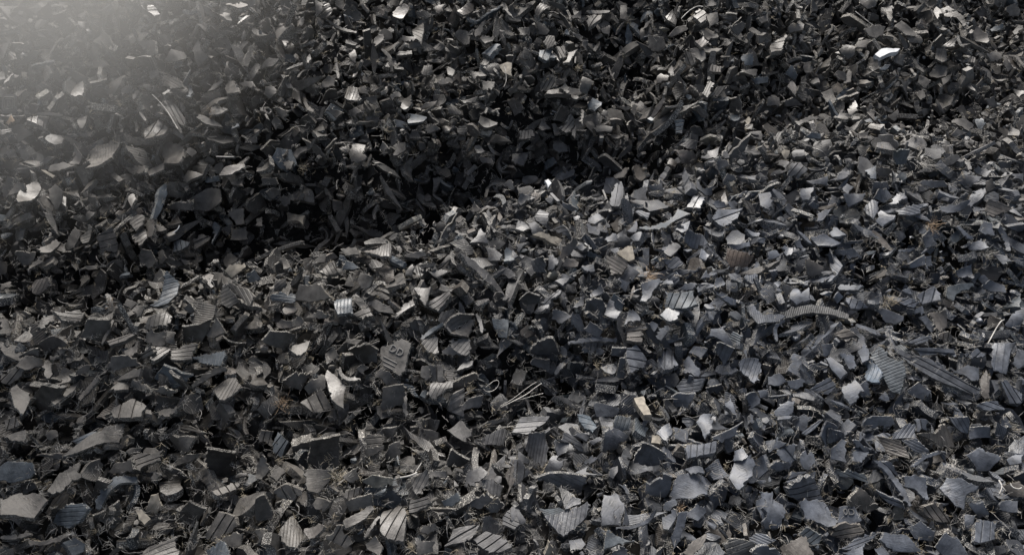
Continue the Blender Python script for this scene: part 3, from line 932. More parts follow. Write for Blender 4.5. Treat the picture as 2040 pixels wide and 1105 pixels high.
r5@82/28 1790,510 1890,490 1970,560 1940,640 1860,630
s4 1690,740 1700,670 1860,630 1880,670 1820,720
s3 1850,750 1890,650 1980,690 1920,770
s4 1310,920 1340,870 1440,860 1470,900 1370,935
g6@30/90 1500,1030 1570,900 1780,860 1760,930 1660,1000
g6@35/80 1730,980 1830,910 1960,950 2040,1040 1940,1080 1850,1090
s4 1480,670 1600,600 1630,640 1560,720 1500,730
s3 0,830 0,650 70,620 140,770 100,820
s4 450,700 480,640 600,680 540,750
s5 390,930 490,850 560,880 430,980
s5 890,1060 870,1020 950,950 1010,1040 990,1110
s4 0,1000 0,900 70,910 30,1010
r5@80/30 1980,680 1990,480 2050,340 2060,520
s4 1280,970 1420,990 1420,1080 1300,1110
k5/26 870,960 920,880 985,790
g6@-25/40 1960,860 1990,770 2060,720 2100,860 2060,900
s1 1510,380 1560,270 1700,340 1640,400
T 1020 829
r6@4/42 0,130 60,20 130,0 300,0 220,80 120,150
r4@80/24 100,250 140,130 260,120 290,260 260,390 170,370
s6 250,440 320,310 370,310 410,370 340,440
s7 330,210 460,200 430,290 370,315
r5@-30/28 350,190 430,125 560,230 560,280 470,210
s5 500,150 560,130 640,150 590,200
s5 610,200 700,160 730,190 650,225
r8@-12/42 520,-10 620,-10 680,90 640,135 550,60
r4@70/30 810,100 830,0 950,0 930,110
s4 740,290 740,120 830,100 930,150 900,210
s7 1140,120 1250,45 1280,110 1240,215
p6 1110,210 1120,150 1190,160 1180,220
s2 960,340 1040,200 1220,280 1170,370 1080,400
r3@-25/38 190,500 300,460 600,490 560,560 560,640 400,570
s5 550,370 640,310 690,330 620,380
s7 340,465 480,470 600,390 590,440 680,465 420,490
s6 420,740 480,640 550,650 550,690
r6@80/34 260,815 450,740 600,690 600,790 410,960
s6 715,860 730,620 860,620 890,690 870,860
s5 880,865 900,700 940,860
s6 760,900 980,990 900,1000 840,1010 740,1050
k5/30 830,890 960,880 1080,830 1150,740
s8 1285,580 1320,470 1560,445 1650,480 1540,620 1420,650 1290,630
g7@85/40 1385,250 1420,215 1620,205 1620,290 1500,310 1400,340
s7 1470,50 1500,-20 1590,-20 1600,90 1540,180
s5 1600,160 1840,40 1780,150 1680,210
s7 1765,330 1770,270 1850,265 1880,310 1840,350
s6 1730,500 1770,370 1890,330 1940,400 1800,610
s5 1380,410 1480,395 1520,440 1420,460
s3 1060,600 1220,460 1270,480 1240,640 1130,630
s6 1195,800 1290,740 1320,780 1250,910 1210,900
s5 1320,770 1390,750 1380,850 1290,1060 1270,960
s6 1220,680 1310,650 1310,710 1250,750
s5 1390,790 1390,740 1540,710 1550,760 1480,830
s5 1350,1110 1430,1000 1560,915 1530,1010 1440,1110
r4@20/40 1700,1040 1740,980 1940,1010 1950,1120 1700,1130
s4 1900,1070 2030,1020 2080,1110 1930,1120
s5 1950,730 1990,600 2080,600 2070,860 2000,820
g5@85/70 -10,560 0,340 60,340 150,450 60,530
s5 40,340 50,270 140,350 110,380
s6 0,870 0,720 50,720 110,840 40,880
s6 900,590 850,540 900,540 940,620
p3 260,1104 310,1010 340,1104 300,1140
s4 800,1110 900,1040 920,1120
T 1530 829
g5@20/120 150,520 190,440 380,420 370,490 200,550
g3@12/60 150,570 370,500 430,660 300,690 190,640
s6 250,690 460,670 580,870 480,880 300,800
s5 550,850 570,720 680,700 750,830 660,860
g4@10/50 500,950 520,880 740,860 750,930 600,980
s5 250,330 270,290 360,290 380,360 330,420 260,380
g5@-50/130 70,270 130,230 210,220 200,350 110,350
s4 10,400 70,360 190,370 170,410 70,440
r7@55/26 990,180 1120,60 1180,60 1180,180
r5@-20/22 870,160 1050,190 1130,330 950,300
r4@-25/22 1060,190 1190,180 1290,290 1180,300
r3@-80/30 1210,140 1340,140 1420,60 1480,150 1480,250 1380,250
r4@-60/30 1450,10 1590,0 1600,140 1520,110
s4 1590,180 1620,90 1760,80 1780,170
s5 1575,310 1700,240 1850,340 1770,430 1660,430
s4 770,80 830,0 1000,0 1020,70 930,90
r3@-80/26 480,210 490,100 600,130 640,230 570,190
s5 500,270 590,180 630,200 620,370 500,340
s5 660,370 710,240 820,280 750,370
g4@-25/40 540,410 780,480 800,530 640,480 530,440
k6/40 830,350 960,440 1060,580 1120,720
g4@-45/150 860,350 950,360 1080,500 1080,560 940,430
s6 1075,480 1260,490 1280,660 1190,600 1110,560
s6 1370,570 1420,480 1560,500 1680,560 1580,620 1560,740 1500,710
g4@-55/60 1220,740 1380,690 1470,860 1330,830
s3 640,660 740,570 880,720 800,770 660,720
g4@-20/60 860,590 1080,690 1090,740 950,680
g6@85/90 1650,990 1660,840 1830,840 1810,970 1690,1005
s4 1560,860 1570,780 1650,790 1640,950
s4 1110,890 1220,830 1330,920 1320,990 1180,980
s5 890,980 930,920 1100,940 1230,1080 1000,1070
g5@20/50 580,1050 720,960 900,920 830,980 640,1070
s5 590,1090 780,1000 760,1110
s6 90,1040 300,940 370,1104 200,1140 120,1110
g5@38/44 240,940 310,880 420,960 400,1060 330,1010
s4 0,1060 60,1050 130,1130 0,1150
s6 0,620 60,640 140,760 100,870 0,880
s5 860,1080 910,1030 960,1100 900,1130
s6 1900,350 1960,300 2040,300 2020,370 1930,380
s5 1870,560 1980,520 2060,560 2050,640 1920,630
s3 1600,700 1720,690 1770,780 1680,820
s4 420,160 460,30 560,90 480,130 450,230
s6 70,30 80,0 200,0 180,20
g4@-80/90 1180,20 1260,20 1270,110 1180,120
s5 40,250 70,160 150,210 70,260
g5@38/26 270,130 400,30 440,20 300,150
s4 640,130 660,170 820,280 720,250
k5/26 1160,400 1260,320 1370,290
s5 1840,740 1850,680 1990,670 1980,760
s4 1330,1040 1400,940 1500,960 1590,1100 1420,1110
"""
N_BIG, N_SMALL, N_LINT = 16500, 9500, 6500
DUST, HAZE_R = 2.9, (0.72, 0.72, 0.46)
# ---------------------------------------------------------------- the chips read off the photograph
def parse():
    out = []
    x0 = y0 = 0
    for ln in TRACE.strip().splitlines():
        f = ln.split()
        if f[0] == 'T':
            x0, y0 = float(f[1]), float(f[2])
            k = 0.25 * (4 / 3.988 if y0 == 0 else 1)
            continue
        head = f[0]
        typ, br = head[0], float(head[1])
        ang = spc = None
        if '@' in head:
            a, s = head[2:].split('@')[-1].split('/')
            ang = float(a)
            spc = float(s.split('*')[0]) * k
        pts = [(x0 + float(p.split(',')[0]) * k, y0 + float(p.split(',')[1]) * k) for p in f[1:]]
        if typ == 'k':
            wd = float(head.split('/')[1].rstrip('~')) * k
            if '~' in head:
                ang, spc = 76.0, 17 * k
            # smooth centre line, then offset to both sides
            P = np.array(pts)
            if len(P) > 2:
                tt = np.linspace(0, len(P) - 1, 11)
                ext = np.vstack([2 * P[0] - P[1], P, 2 * P[-1] - P[-2]])
                q = []
                for t in tt:
                    i = min(int(t), len(P) - 2)
                    u = t - i
                    a, b, c, d = ext[i:i + 4]
                    q.append(0.5 * ((2 * b) + (c - a) * u + (2 * a - 5 * b + 4 * c - d) * u * u + (3 * b - a - 3 * c + d) * u ** 3))
                P = np.array(q)
            T = np.gradient(P, axis=0)
            T /= np.linalg.norm(T, axis=1, keepdims=True) + 1e-9
            Nn = np.stack([-T[:, 1], T[:, 0]], -1) * wd / 2
            tp = np.linspace(-1, 1, len(P))[:, None]
            Nn = Nn * (1 - 0.45 * np.abs(tp) ** 3)
            pts = [tuple(p) for p in (P + Nn)] + [tuple(p) for p in (P - Nn)[::-1]]
        P = np.array(pts)
        A = 0.5 * np.sum(P[:, 0] * np.roll(P[:, 1], -1) - np.roll(P[:, 0], -1) * P[:, 1])
        if A < 0:
            P = P[::-1]
        inside = np.stack([np.clip(P[:, 0], 0, W0), np.clip(P[:, 1], 0, H0)], -1)
        A2 = abs(0.5 * np.sum(inside[:, 0] * np.roll(inside[:, 1], -1) - np.roll(inside[:, 0], -1) * inside[:, 1]))
        out.append(dict(typ=typ, b=br, ang=ang, sp=spc, px=P, area=A2, c=P.mean(0), ribbed='~' in head))
    return out


CH = parse()
CEN = np.array([c['c'] for c in CH])
HITC = hit(CEN[:, 0], CEN[:, 1], 0.024)


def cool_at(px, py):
    """cool sky light front right, warm light elsewhere, painted into the rubber hue"""
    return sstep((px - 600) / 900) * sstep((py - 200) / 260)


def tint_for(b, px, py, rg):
    """black to dusty grey rubber, with shading and warm or cool light painted in"""
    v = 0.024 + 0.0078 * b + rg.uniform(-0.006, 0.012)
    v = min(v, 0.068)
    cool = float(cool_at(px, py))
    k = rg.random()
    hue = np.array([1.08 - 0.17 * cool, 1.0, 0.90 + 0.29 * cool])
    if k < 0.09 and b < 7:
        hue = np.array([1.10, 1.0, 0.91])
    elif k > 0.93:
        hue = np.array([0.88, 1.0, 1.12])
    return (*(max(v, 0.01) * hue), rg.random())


def jagged(P, step, amp, rg):
    """densify a closed outline (local metres) and tear its edges: some sides cut clean, some ragged"""
    out = []
    n = len(P)
    for i in range(n):
        a, b = P[i], P[(i + 1) % n]
        Ln = np.linalg.norm(b - a)
        nrm = np.array([b[1] - a[1], a[0] - b[0]]) / (Ln + 1e-9)
        rough = rg.choice([0.12, 0.3, 0.7, 1.3, 2.0])
        bow = rg.uniform(-0.06, 0.06) * Ln
        out.append(a + np.array([rg.gauss(0, amp * .6), rg.gauss(0, amp * .6)]))
        s, w = 0.0, 0.0
        for _ in range(45):
            s += step * rg.choice([0.4, 0.7, 1.0, 1.7, 2.6])
            if s > Ln - step * .6:
                break
            w = 0.6 * w + rg.gauss(0, amp) * rough
            sp = amp * rg.uniform(1, 2.5) * rough if rg.random() < 0.12 else 0.0
            out.append(a + (b - a) * (s / Ln) + nrm * (w + sp + bow * math.sin(math.pi * s / Ln)))
    return out


def chip_mesh(name, loc2, cuts_u, prof, bend, thick, tint, seed, mat, rg, grid=0.012, edge=1.0):
    """slab from a 2-D outline (u across the ribs, v along them), grooved by prof(u), bent by bend(u,v)"""
    bm = bmesh.new()
    vs = [bm.verts.new((p[0], p[1], 0)) for p in loc2]
    try:
        bm.faces.new(vs)
    except ValueError:
        bm.free()
        return None
    U = [p[0] for p in loc2]
    Vv = [p[1] for p in loc2]
    cu = sorted([c for c in cuts_u if min(U) < c < max(U)])
    if not cu:
        cu = list(np.arange(min(U) + grid, max(U), grid))
    cv = list(np.arange(min(Vv) + grid, max(Vv), grid))[:14]
    for c in cu[:140]:
        bmesh.ops.bisect_plane(bm, geom=bm.verts[:] + bm.edges[:] + bm.faces[:], dist=1e-6, plane_co=(c, 0, 0), plane_no=(1, 0, 0))
    for c in cv:
        bmesh.ops.bisect_plane(bm, geom=bm.verts[:] + bm.edges[:] + bm.faces[:], dist=1e-6, plane_co=(0, c, 0), plane_no=(0, 1, 0))
    bm.verts.index_update()
    co = np.array([v.co[:] for v in bm.verts])
    faces = [[v.index for v in f.verts] for f in bm.faces]
    bnd = [(e.verts[0].index, e.verts[1].index, e) for e in bm.edges if len(e.link_faces) == 1]
    dirb = []
    for a, b, e in bnd:
        f = [v.index for v in e.link_faces[0].verts]
        i = f.index(a)
        dirb.append((a, b) if f[(i + 1) % len(f)] == b else (b, a))
    bm.free()
    n = len(co)
    u, v = co[:, 0], co[:, 1]
    z0 = bend(u, v)
    topz = z0 + prof(u)
    botz = z0 - thick
    top = np.stack([u, v, topz], -1)
    bot = np.stack([u, v, botz], -1)
    bidx = sorted({a for a, b in dirb} | {b for a, b in dirb})
    mp = {k: i for i, k in enumerate(bidx)}
    B = np.array(bidx)
    cen = co[:, :2].mean(0)
    out = co[B, :2] - cen
    out /= np.linalg.norm(out, axis=1, keepdims=True) + 1e-9
    jit = np.array([rg.gauss(0.0002, 0.0009) for _ in B])
    mid = np.stack([u[B] + out[:, 0] * jit, v[B] + out[:, 1] * jit, z0[B] - thick * 0.5], -1)
    V = np.vstack([top, bot, top[B], mid, bot[B]])
    nb = len(B)
    F = [f for f in faces] + [[n + i for i in f[::-1]] for f in faces]
    nf_sm = len(F)
    o1, o2, o3 = 2 * n, 2 * n + nb, 2 * n + 2 * nb
    for a, b in dirb:
        A, Bb = mp[a], mp[b]
        F.append([o1 + Bb, o1 + A, o2 + A, o2 + Bb])
        F.append([o2 + Bb, o2 + A, o3 + A, o3 + Bb])
    loops = [i for f in F for i in f]
    starts = np.cumsum([0] + [len(f) for f in F[:-1]])
    sm = np.zeros(len(F), bool)
    sm[:nf_sm] = True
    luv = V + np.array([0, 0, seed * 3.7])
    pat = np.zeros((len(V), 3))
    pat[2 * n:, 2] = edge * rg.choice([0.3, 0.6, 0.9, 1.2])
    me = mesh_np(name, V, loops, starts, mat, sm)
    if len(me.vertices) == len(V):
        set_attrs(me, luv, tint, pat)
        if cuts_u is not None and len(cuts_u):
            me.set_sharp_from_angle(angle=R(28))
    return me, top[B]


def tube_pts(P, r, sides=4):
    """thin round wire along a polyline -> verts, quads"""
    P = np.asarray(P, float)
    T = np.gradient(P, axis=0)
    T /= np.linalg.norm(T, axis=1, keepdims=True) + 1e-12
    ref = np.array([0.3, 0.2, 0.93])
    A = np.cross(T, ref)
    A /= np.linalg.norm(A, axis=1, keepdims=True) + 1e-9
    Bn = np.cross(T, A)
    rr = np.broadcast_to(np.asarray(r, float), (len(P),))
    ang = np.arange(sides) * 2 * math.pi / sides
    V = P[:, None, :] + rr[:, None, None] * (A[:, None, :] * np.cos(ang)[None, :, None] + Bn[:, None, :] * np.sin(ang)[None, :, None])
    V = V.reshape(-1, 3)
    F = []
    for i in range(len(P) - 1):
        for j in range(sides):
            a = i * sides + j
            b = i * sides + (j + 1) % sides
            F.append([a, b, b + sides, a + sides])
    return V, F


def merge(parts):
    V, F, o = [], [], 0
    for v, f in parts:
        V.append(v)
        F += [[i + o for i in q] for q in f]
        o += len(v)
    return np.vstack(V), F


def mesh_vf(name, V, F, mat, smooth=True):
    loops = [i for f in F for i in f]
    starts = np.cumsum([0] + [len(f) for f in F[:-1]])
    return mesh_np(name, V, loops, starts, mat, np.full(len(F), smooth))


def fibre(p, d, ln, r, rg, n=4, curl=0.5):
    d = np.array(d, float)
    d /= np.linalg.norm(d) + 1e-9
    P = [np.array(p, float)]
    for _ in range(n):
        d = d + np.array([rg.gauss(0, curl), rg.gauss(0, curl), rg.gauss(0, curl)]) * 0.5
        d /= np.linalg.norm(d) + 1e-9
        P.append(P[-1] + d * ln / n)
    return tube_pts(P, np.linspace(r, r * 0.6, len(P)), 3)


VIEW_UP = np.array([0, 0, 1.0])
Lw = np.array(L)


def hero_frame(c, C, rg):
    b = c['b'] / 9.0
    v = np.array([0, 0, CAM_H]) - C
    v /= np.linalg.norm(v)
    half = v + Lw
    half /= np.linalg.norm(half)
    dark = np.array([rg.uniform(-0.45, 0.45), -0.95, 0.05 + rg.uniform(-0.1, 0.25)])
    bb = min(1.0, max(0.0, (b - 0.05) * 1.35))
    n = dark * (1 - bb) + (0.40 * half + np.array([rg.uniform(-.2, .2), 0, 0.45])) * bb
    n = n + np.array([rg.gauss(0, .13), rg.gauss(0, .10), 0])
    n /= np.linalg.norm(n)
    dv = float(n @ v)
    if dv < 0.38:
        n = n + v * (0.42 - dv)
        n /= np.linalg.norm(n)
    return n, v


def on_plane(px, py, C, n):
    d = ray(px, py)
    t = ((C - np.array([0, 0, CAM_H])) @ n) / (d @ n)
    return np.array([0, 0, CAM_H]) + d * t[..., None]


# depth of the traced chips, to keep the loose fill from covering them
DW, DH = 680, 368
ZB = np.full((DH, DW), np.inf)


def raster(px, P3):
    """store the chip's plane depth inside its outline"""
    q = px / 3.0
    x0, x1 = int(max(0, q[:, 0].min())), int(min(DW - 1, q[:, 0].max() + 1))
    y0, y1 = int(max(0, q[:, 1].min())), int(min(DH - 1, q[:, 1].max() + 1))
    if x1 <= x0 or y1 <= y0:
        return
    X, Y = np.meshgrid(np.arange(x0, x1 + 1) + .5, np.arange(y0, y1 + 1) + .5)
    ins = np.zeros(X.shape, bool)
    n = len(q)
    for i in range(n):
        a, b = q[i], q[(i + 1) % n]
        cond = (a[1] > Y) != (b[1] > Y)
        xi = (b[0] - a[0]) * (Y - a[1]) / (b[1] - a[1] + 1e-12) + a[0]
        ins ^= cond & (X < xi)
    dep = proj(P3)[2]
    # plane fit of 1/depth over the outline
    A = np.c_[q, np.ones(n)]
    co, *_ = np.linalg.lstsq(A, 1 / dep, rcond=None)
    D = 1 / np.clip(co[0] * X + co[1] * Y + co[2], 0.2, 3)
    sub = ZB[y0:y1 + 1, x0:x1 + 1]
    sub[ins] = np.minimum(sub[ins], D[ins])


def build_hero(i, c, as_object):
    rg = random.Random(1000 + i)
    C = HITC[i]
    n, v = hero_frame(c, C, rg)
    px = c['px']
    P3 = on_plane(px[:, 0], px[:, 1], C, n)
    ang = c['ang'] if c['ang'] is not None else rg.uniform(0, 180)
    dx, dy = math.cos(R(ang)) * 6, -math.sin(R(ang)) * 6
    q = on_plane(np.array([c['c'][0], c['c'][0] + dx]), np.array([c['c'][1], c['c'][1] + dy]), C, n)
    rib = q[1] - q[0]
    px_m = np.linalg.norm(rib) / 6
    rib /= np.linalg.norm(rib)
    uax = np.cross(n, rib)
    uax /= np.linalg.norm(uax)
    # spacing across the ribs, in metres
    pq = on_plane(np.array([c['c'][0], c['c'][0] - dy]), np.array([c['c'][1], c['c'][1] + dx]), C, n)
    px_u = abs((pq[1] - pq[0]) @ uax) / 6
    loc = np.stack([(P3 - C) @ uax, -(P3 - C) @ rib * -1], -1)
    # u x v = n must hold: (uax, rib', n)
    vax = np.cross(n, uax)
    loc = np.stack([(P3 - C) @ uax, (P3 - C) @ vax], -1)
    A = np.sum(loc[:, 0] * np.roll(loc[:, 1], -1) - np.roll(loc[:, 0], -1) * loc[:, 1])
    if A < 0:
        loc = loc[::-1]
    size = math.sqrt(abs(A) / 2)
    out = jagged(loc, 0.0027, 0.0010 if c['typ'] != 'p' else 0.0005, rg)
    thick = {'s': rg.uniform(.005, .010), 'r': rg.uniform(.005, .009), 'g': rg.uniform(.009, .014), 'k': rg.uniform(.006, .010), 'p': rg.uniform(.008, .014)}[c['typ']]
    thick = min(thick, size * 0.35 + 0.002)
    cuts, centers, dep, wd = [], [], 0, 0
    if c['sp']:
        s = max(c['sp'] * px_u, 0.0028)
        lo, hi = loc[:, 0].min(), loc[:, 0].max()
        if c['typ'] == 'g':
            m = min(4, max(1, int(round((hi - lo) / s))))
            s = (hi - lo) / (m + 0.6)
            centers = [lo + s * (k + 0.8) for k in range(m)]
            wd, dep = min(0.0034, s * 0.16), min(0.003, thick * 0.35)
            for p in centers:
                cuts += [p - wd / 2, p - wd / 2 + wd * .18, p + wd / 2 - wd * .18, p + wd / 2]
        else:
            m = min(44 if c['ribbed'] else 26, int((hi - lo) / s))
            centers = [lo + s * (k + 0.5) for k in range(m + 1)]
            wd, dep = min(s * 0.36, 0.002), min(0.0009, s * 0.2)
            if c['ribbed']:
                wd, dep = s * 0.5, 0.0016
            for p in centers:
                cuts += [p - wd / 2, p, p + wd / 2]
            if s > 0.006:
                for p in centers:
                    cuts.append(p + s / 2)
    cc = np.array(centers) if centers else None

    def prof(u):
        if cc is None:
            return np.zeros_like(u)
        d = np.abs(u[:, None] - cc[None, :]).min(1)
        if c['typ'] == 'g':
            return -dep * np.clip((wd / 2 - d) / (wd * 0.18), 0, 1)
        return -dep * np.clip((wd / 2 - d) / (wd / 2), 0, 1)
    ext = float(max(np.ptp(loc[:, 0]), np.ptp(loc[:, 1])))
    kmax = min(1.05 / max(size, .02), 2.2 * size / ext ** 2)
    ka = rg.uniform(0.35, 1) * kmax * rg.choice([-1, 1]) * (1.0 if c['typ'] in 'srk' else 0.35)
    kb = rg.uniform(-kmax, kmax) * 0.3
    th = rg.choice([0, 0, math.pi / 2, rg.uniform(0, 3.14)])
    kt = rg.uniform(-kmax, kmax) * 0.6
    if i in FLAT:
        ka = kb = kt = 0
    ca, sa = math.cos(th), math.sin(th)
    w1 = rg.uniform(0, 6)

    def bend(u, vv):
        a, b_ = u * ca + vv * sa, -u * sa + vv * ca
        return 0.5 * ka * a * a + 0.5 * kb * b_ * b_ + kt * a * b_ + 0.0009 * np.sin(a * 130 + w1) * (0 if i in FLAT else 1)
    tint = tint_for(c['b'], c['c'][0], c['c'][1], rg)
    mat = RUB
    if c['typ'] == 'p':
        mat = WHITE if c['b'] >= 8 else STONE
    if c['ribbed']:
        tint = (0.07, 0.07, 0.07, 0.5)
    if i in SPECIAL_TINT:
        tint = (*SPECIAL_TINT[i], tint[3])
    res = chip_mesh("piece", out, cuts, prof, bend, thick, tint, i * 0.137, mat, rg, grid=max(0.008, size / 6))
    if res is None:
        return None
    me, rim = res
    raster(px, P3)
    M = np.eye(4)
    M[:3, 0], M[:3, 1], M[:3, 2], M[:3, 3] = uax, vax, n, C
    fr = None
    if c['typ'] in 'srgk' and c['b'] >= 2:
        # cord threads hanging out of one torn stretch of the edge
        k = len(rim)
        want = rg.random() < (0.62 if as_object else 0.4)
        if want:
            s0 = rg.random() * 6.283
            width = rg.uniform(0.35, 1.1)
            parts = []
            a2 = np.arctan2(rim[:, 1], rim[:, 0])
            sel = [p for p, a in zip(rim, a2) if abs((a - s0 + math.pi) % (2 * math.pi) - math.pi) < width]
            for p in sel:
                for _ in range(rg.randint(1, 3)):
                    o = np.array([p[0], p[1], 0]) / (np.linalg.norm(p[:2]) + 1e-9)
                    q0 = np.array([p[0], p[1], p[2] - rg.uniform(0, thick)]) - o * 0.001
                    parts.append(fibre(q0, o + np.array([rg.gauss(0, .5), rg.gauss(0, .5), rg.gauss(0.2, .5)]), rg.uniform(.003, .010), rg.uniform(.00013, .0003), rg, 3, 0.6))
            if parts:
                fr = merge(parts)
    return me, M, fr, size


# ---- which traced pieces carry something of their own
def near(x, y):
    return int(np.argmin((CEN[:, 0] - x) ** 2 + (CEN[:, 1] - y) ** 2))


I_DD, I_0D = near(789, 708), near(1692, 1023)
FLAT = {I_DD, I_0D}
SPECIAL_TINT = {near(1860, 735): (0.062, 0.065, 0.072), near(1475, 515): (0.068, 0.052, 0.042), near(1246, 505): (0.16, 0.14, 0.11), near(1465, 1069): (0.05, 0.05, 0.05),
                near(1180, 850): (0.05, 0.065, 0.08), near(1740, 745): (0.045, 0.06, 0.08), near(1740, 350): (0.05, 0.06, 0.075),
                near(750, 980): (0.05, 0.05, 0.045)}

order = np.argsort([-c['area'] for c in CH])
N_OBJ = 296
rub_ct = 0
OBJ = set()
for i in order:
    if len(OBJ) < N_OBJ or CH[i]['typ'] == 'p':
        OBJ.add(int(i))

LAND = [(1600, 625, "long ribbed strip"), (790, 708, "chip embossed DD"), (1035, 790, "two bright bent wires"), (1650, 1000, "pebble-grained shiny chip"),
        (1388, 968, "big smooth rounded block"), (1095, 1095, "pale pointed flake"), (582, 1058, "ribbed diamond chip"), (235, 975, "arched band"),
        (306, 1003, "cone-shaped stone"), (70, 1005, "large pinkish slab"), (785, 1040, "slotted tread block"), (672, 949, "frayed yellow cord"),
        (1285, 800, "cream stone"), (1268, 712, "cross-grooved chip"), (1998, 710, "chip with curved ridges"), (1740, 740, "blue shiny chip"),
        (1860, 735, "long slanting bar"), (314, 634, "fan-shaped ribbed chip"), (340, 585, "tall curved ribbed chip"), (207, 312, "shiny curled chip"),
        (366, 702, "stepped oblong block"), (670, 772, "tall pale jagged chip"), (455, 768, "bright striped chip"), (1246, 505, "sandy flat chip"),
        (1090, 470, "twisted tan lump"), (1475, 515, "brown striped chip"), (1745, 415, "ridged folded chip"), (1668, 463, "pale oval flake"),
        (1765, 103, "white plastic shard"), (30, 240, "fan of copper wires"), (345, 225, "slotted upright block"), (1412, 178, "silver-striped chip"),
        (598, 432, "pale frayed scrap"), (1838, 320, "starburst of cord"), (1387, 398, "twin-grooved square chip"), (1245, 30, "yellow-fringed chip"),
        (1005, 135, "tan block"), (1900, 915, "tangled pale threads"), (560, 803, "brassy frayed cord"), (1092, 362, "pale round scrap"),
        (1780, 590, "golden frayed cord"), (1290, 545, "coppery burst of cord"), (60, 730, "broad bent slab"), (1805, 505, "thin dark splinter pair")]
LAND_OWN = {near(1600, 625): "long curved ribbed rubber strip lying across the heap beside its frayed end",
            I_DD: "dark chip embossed with the letters DD above three raised bars",
            near(1650, 1000): "large black chip with shiny pebble-grained skin curling towards the lettered chip",
            I_0D: "rounded grey chip embossed 0D beside the pebble-grained shiny chip",
            near(1388, 968): "big smooth rounded grey rubber block like a worn bar of soap",
            near(582, 1058): "pale diamond-shaped chip with fine upright wavy ribs",
            near(785, 1040): "tall pale tread block with two slanting grooves and short side slots",
            near(670, 772): "tall pale grey jagged chip standing upright beside a boxy block",
            near(1268, 712): "rounded pale chip crossed by two grooves like a hot cross bun",
            near(1246, 505): "flat sandy beige chip with a torn pointed end",
            near(1475, 515): "brown chip crossed by thin tan stripes, near the heap's middle right",
            near(207, 312): "shiny curled chip rising like a flag with a bright striped side",
            near(314, 634): "fan-shaped light grey chip with bold upright ribs",
            near(340, 585): "tall curved chip covered in fine slanting ribs, above the fan-shaped chip"}


def describe(i, c):
    b = c['b']
    tone = "black" if b <= 2 else "dark" if b <= 4 else "grey" if b <= 6 else "pale grey"
    P = c['px'] - c['c']
    ev, evec = np.linalg.eigh(P.T @ P)
    el = math.sqrt(max(ev[1], 1e-6) / max(ev[0], 1e-6))
    sz = "broad" if c['area'] > 2600 else "mid-sized" if c['area'] > 1300 else "small"
    shp = "long narrow" if el > 3 else "oblong" if el > 1.9 else "squarish" if len(P) == 4 else "triangular" if len(P) == 3 else "many-sided"
    surf = {"s": "smooth", "r": "finely ribbed", "g": "grooved", "k": "smooth", "p": "dull"}[c['typ']]
    mv = evec[:, 1]
    a = math.degrees(math.atan2(-mv[1], mv[0])) % 180
    lean = "" if el < 1.5 else "lying level" if (a < 20 or a > 160) else "standing upright" if 70 < a < 110 else "slanting up rightwards" if a < 90 else "slanting up leftwards"
    ds = sorted((math.hypot(x - c['c'][0], y - c['c'][1]), k) for k, (x, y, _) in enumerate(LAND))
    opts = []
    for d, k in ds[:4]:
        if d < 9:
            continue
        x, y, nm = LAND[k]
        dx, dy = c['c'][0] - x, c['c'][1] - y
        an = math.degrees(math.atan2(-dy, dx)) % 360
        dr = ["right of", "above and right of", "above", "above and left of", "left of", "below and left of", "below", "below and right of"][int((an + 22.5) // 45) % 8]
        near_ = "just " if d < 62 else "" if d < 125 else "well "
        opts.append(f"{near_}{dr} the {nm}")
    noun = {"k": "strip", "p": "flake"}.get(c['typ'], "chip")
    return tone, surf, shp, sz, lean, opts, noun


def make_labels(idx):
    used, labs = set(LAND_OWN.values()), {}
    for i in idx:
        if i in LAND_OWN:
            labs[i] = LAND_OWN[i]
            continue
        tone, surf, shp, sz, lean, opts, noun = describe(i, CH[i])
        mat = "" if noun == "flake" else "rubber "
        cands = []
        for o in opts:
            cands.append(f"{tone} {surf} {mat}{noun} {o}")
            cands.append(f"{shp} {tone} {surf} {mat}{noun} {o}")
            cands.append(f"{sz} {tone} {surf} {noun} {o}")
            cands.append(f"{sz} {shp} {tone} {surf} {noun} {o}")
            if lean:
                cands.append(f"{tone} {surf} {noun} {lean} {o}")
                cands.append(f"{shp} {tone} {surf} {noun} {lean} {o}")
                cands.append(f"{sz} {tone} {surf} {noun} {lean} {o}")
        for cnd in cands:
            if cnd not in used and len(cnd.split()) <= 16:
                used.add(cnd)
                labs[i] = cnd
                break
        else:
            labs[i] = cands[-1]
    return labs


LAB = make_labels(sorted(OBJ, key=lambda i: -CH[i]['area']))

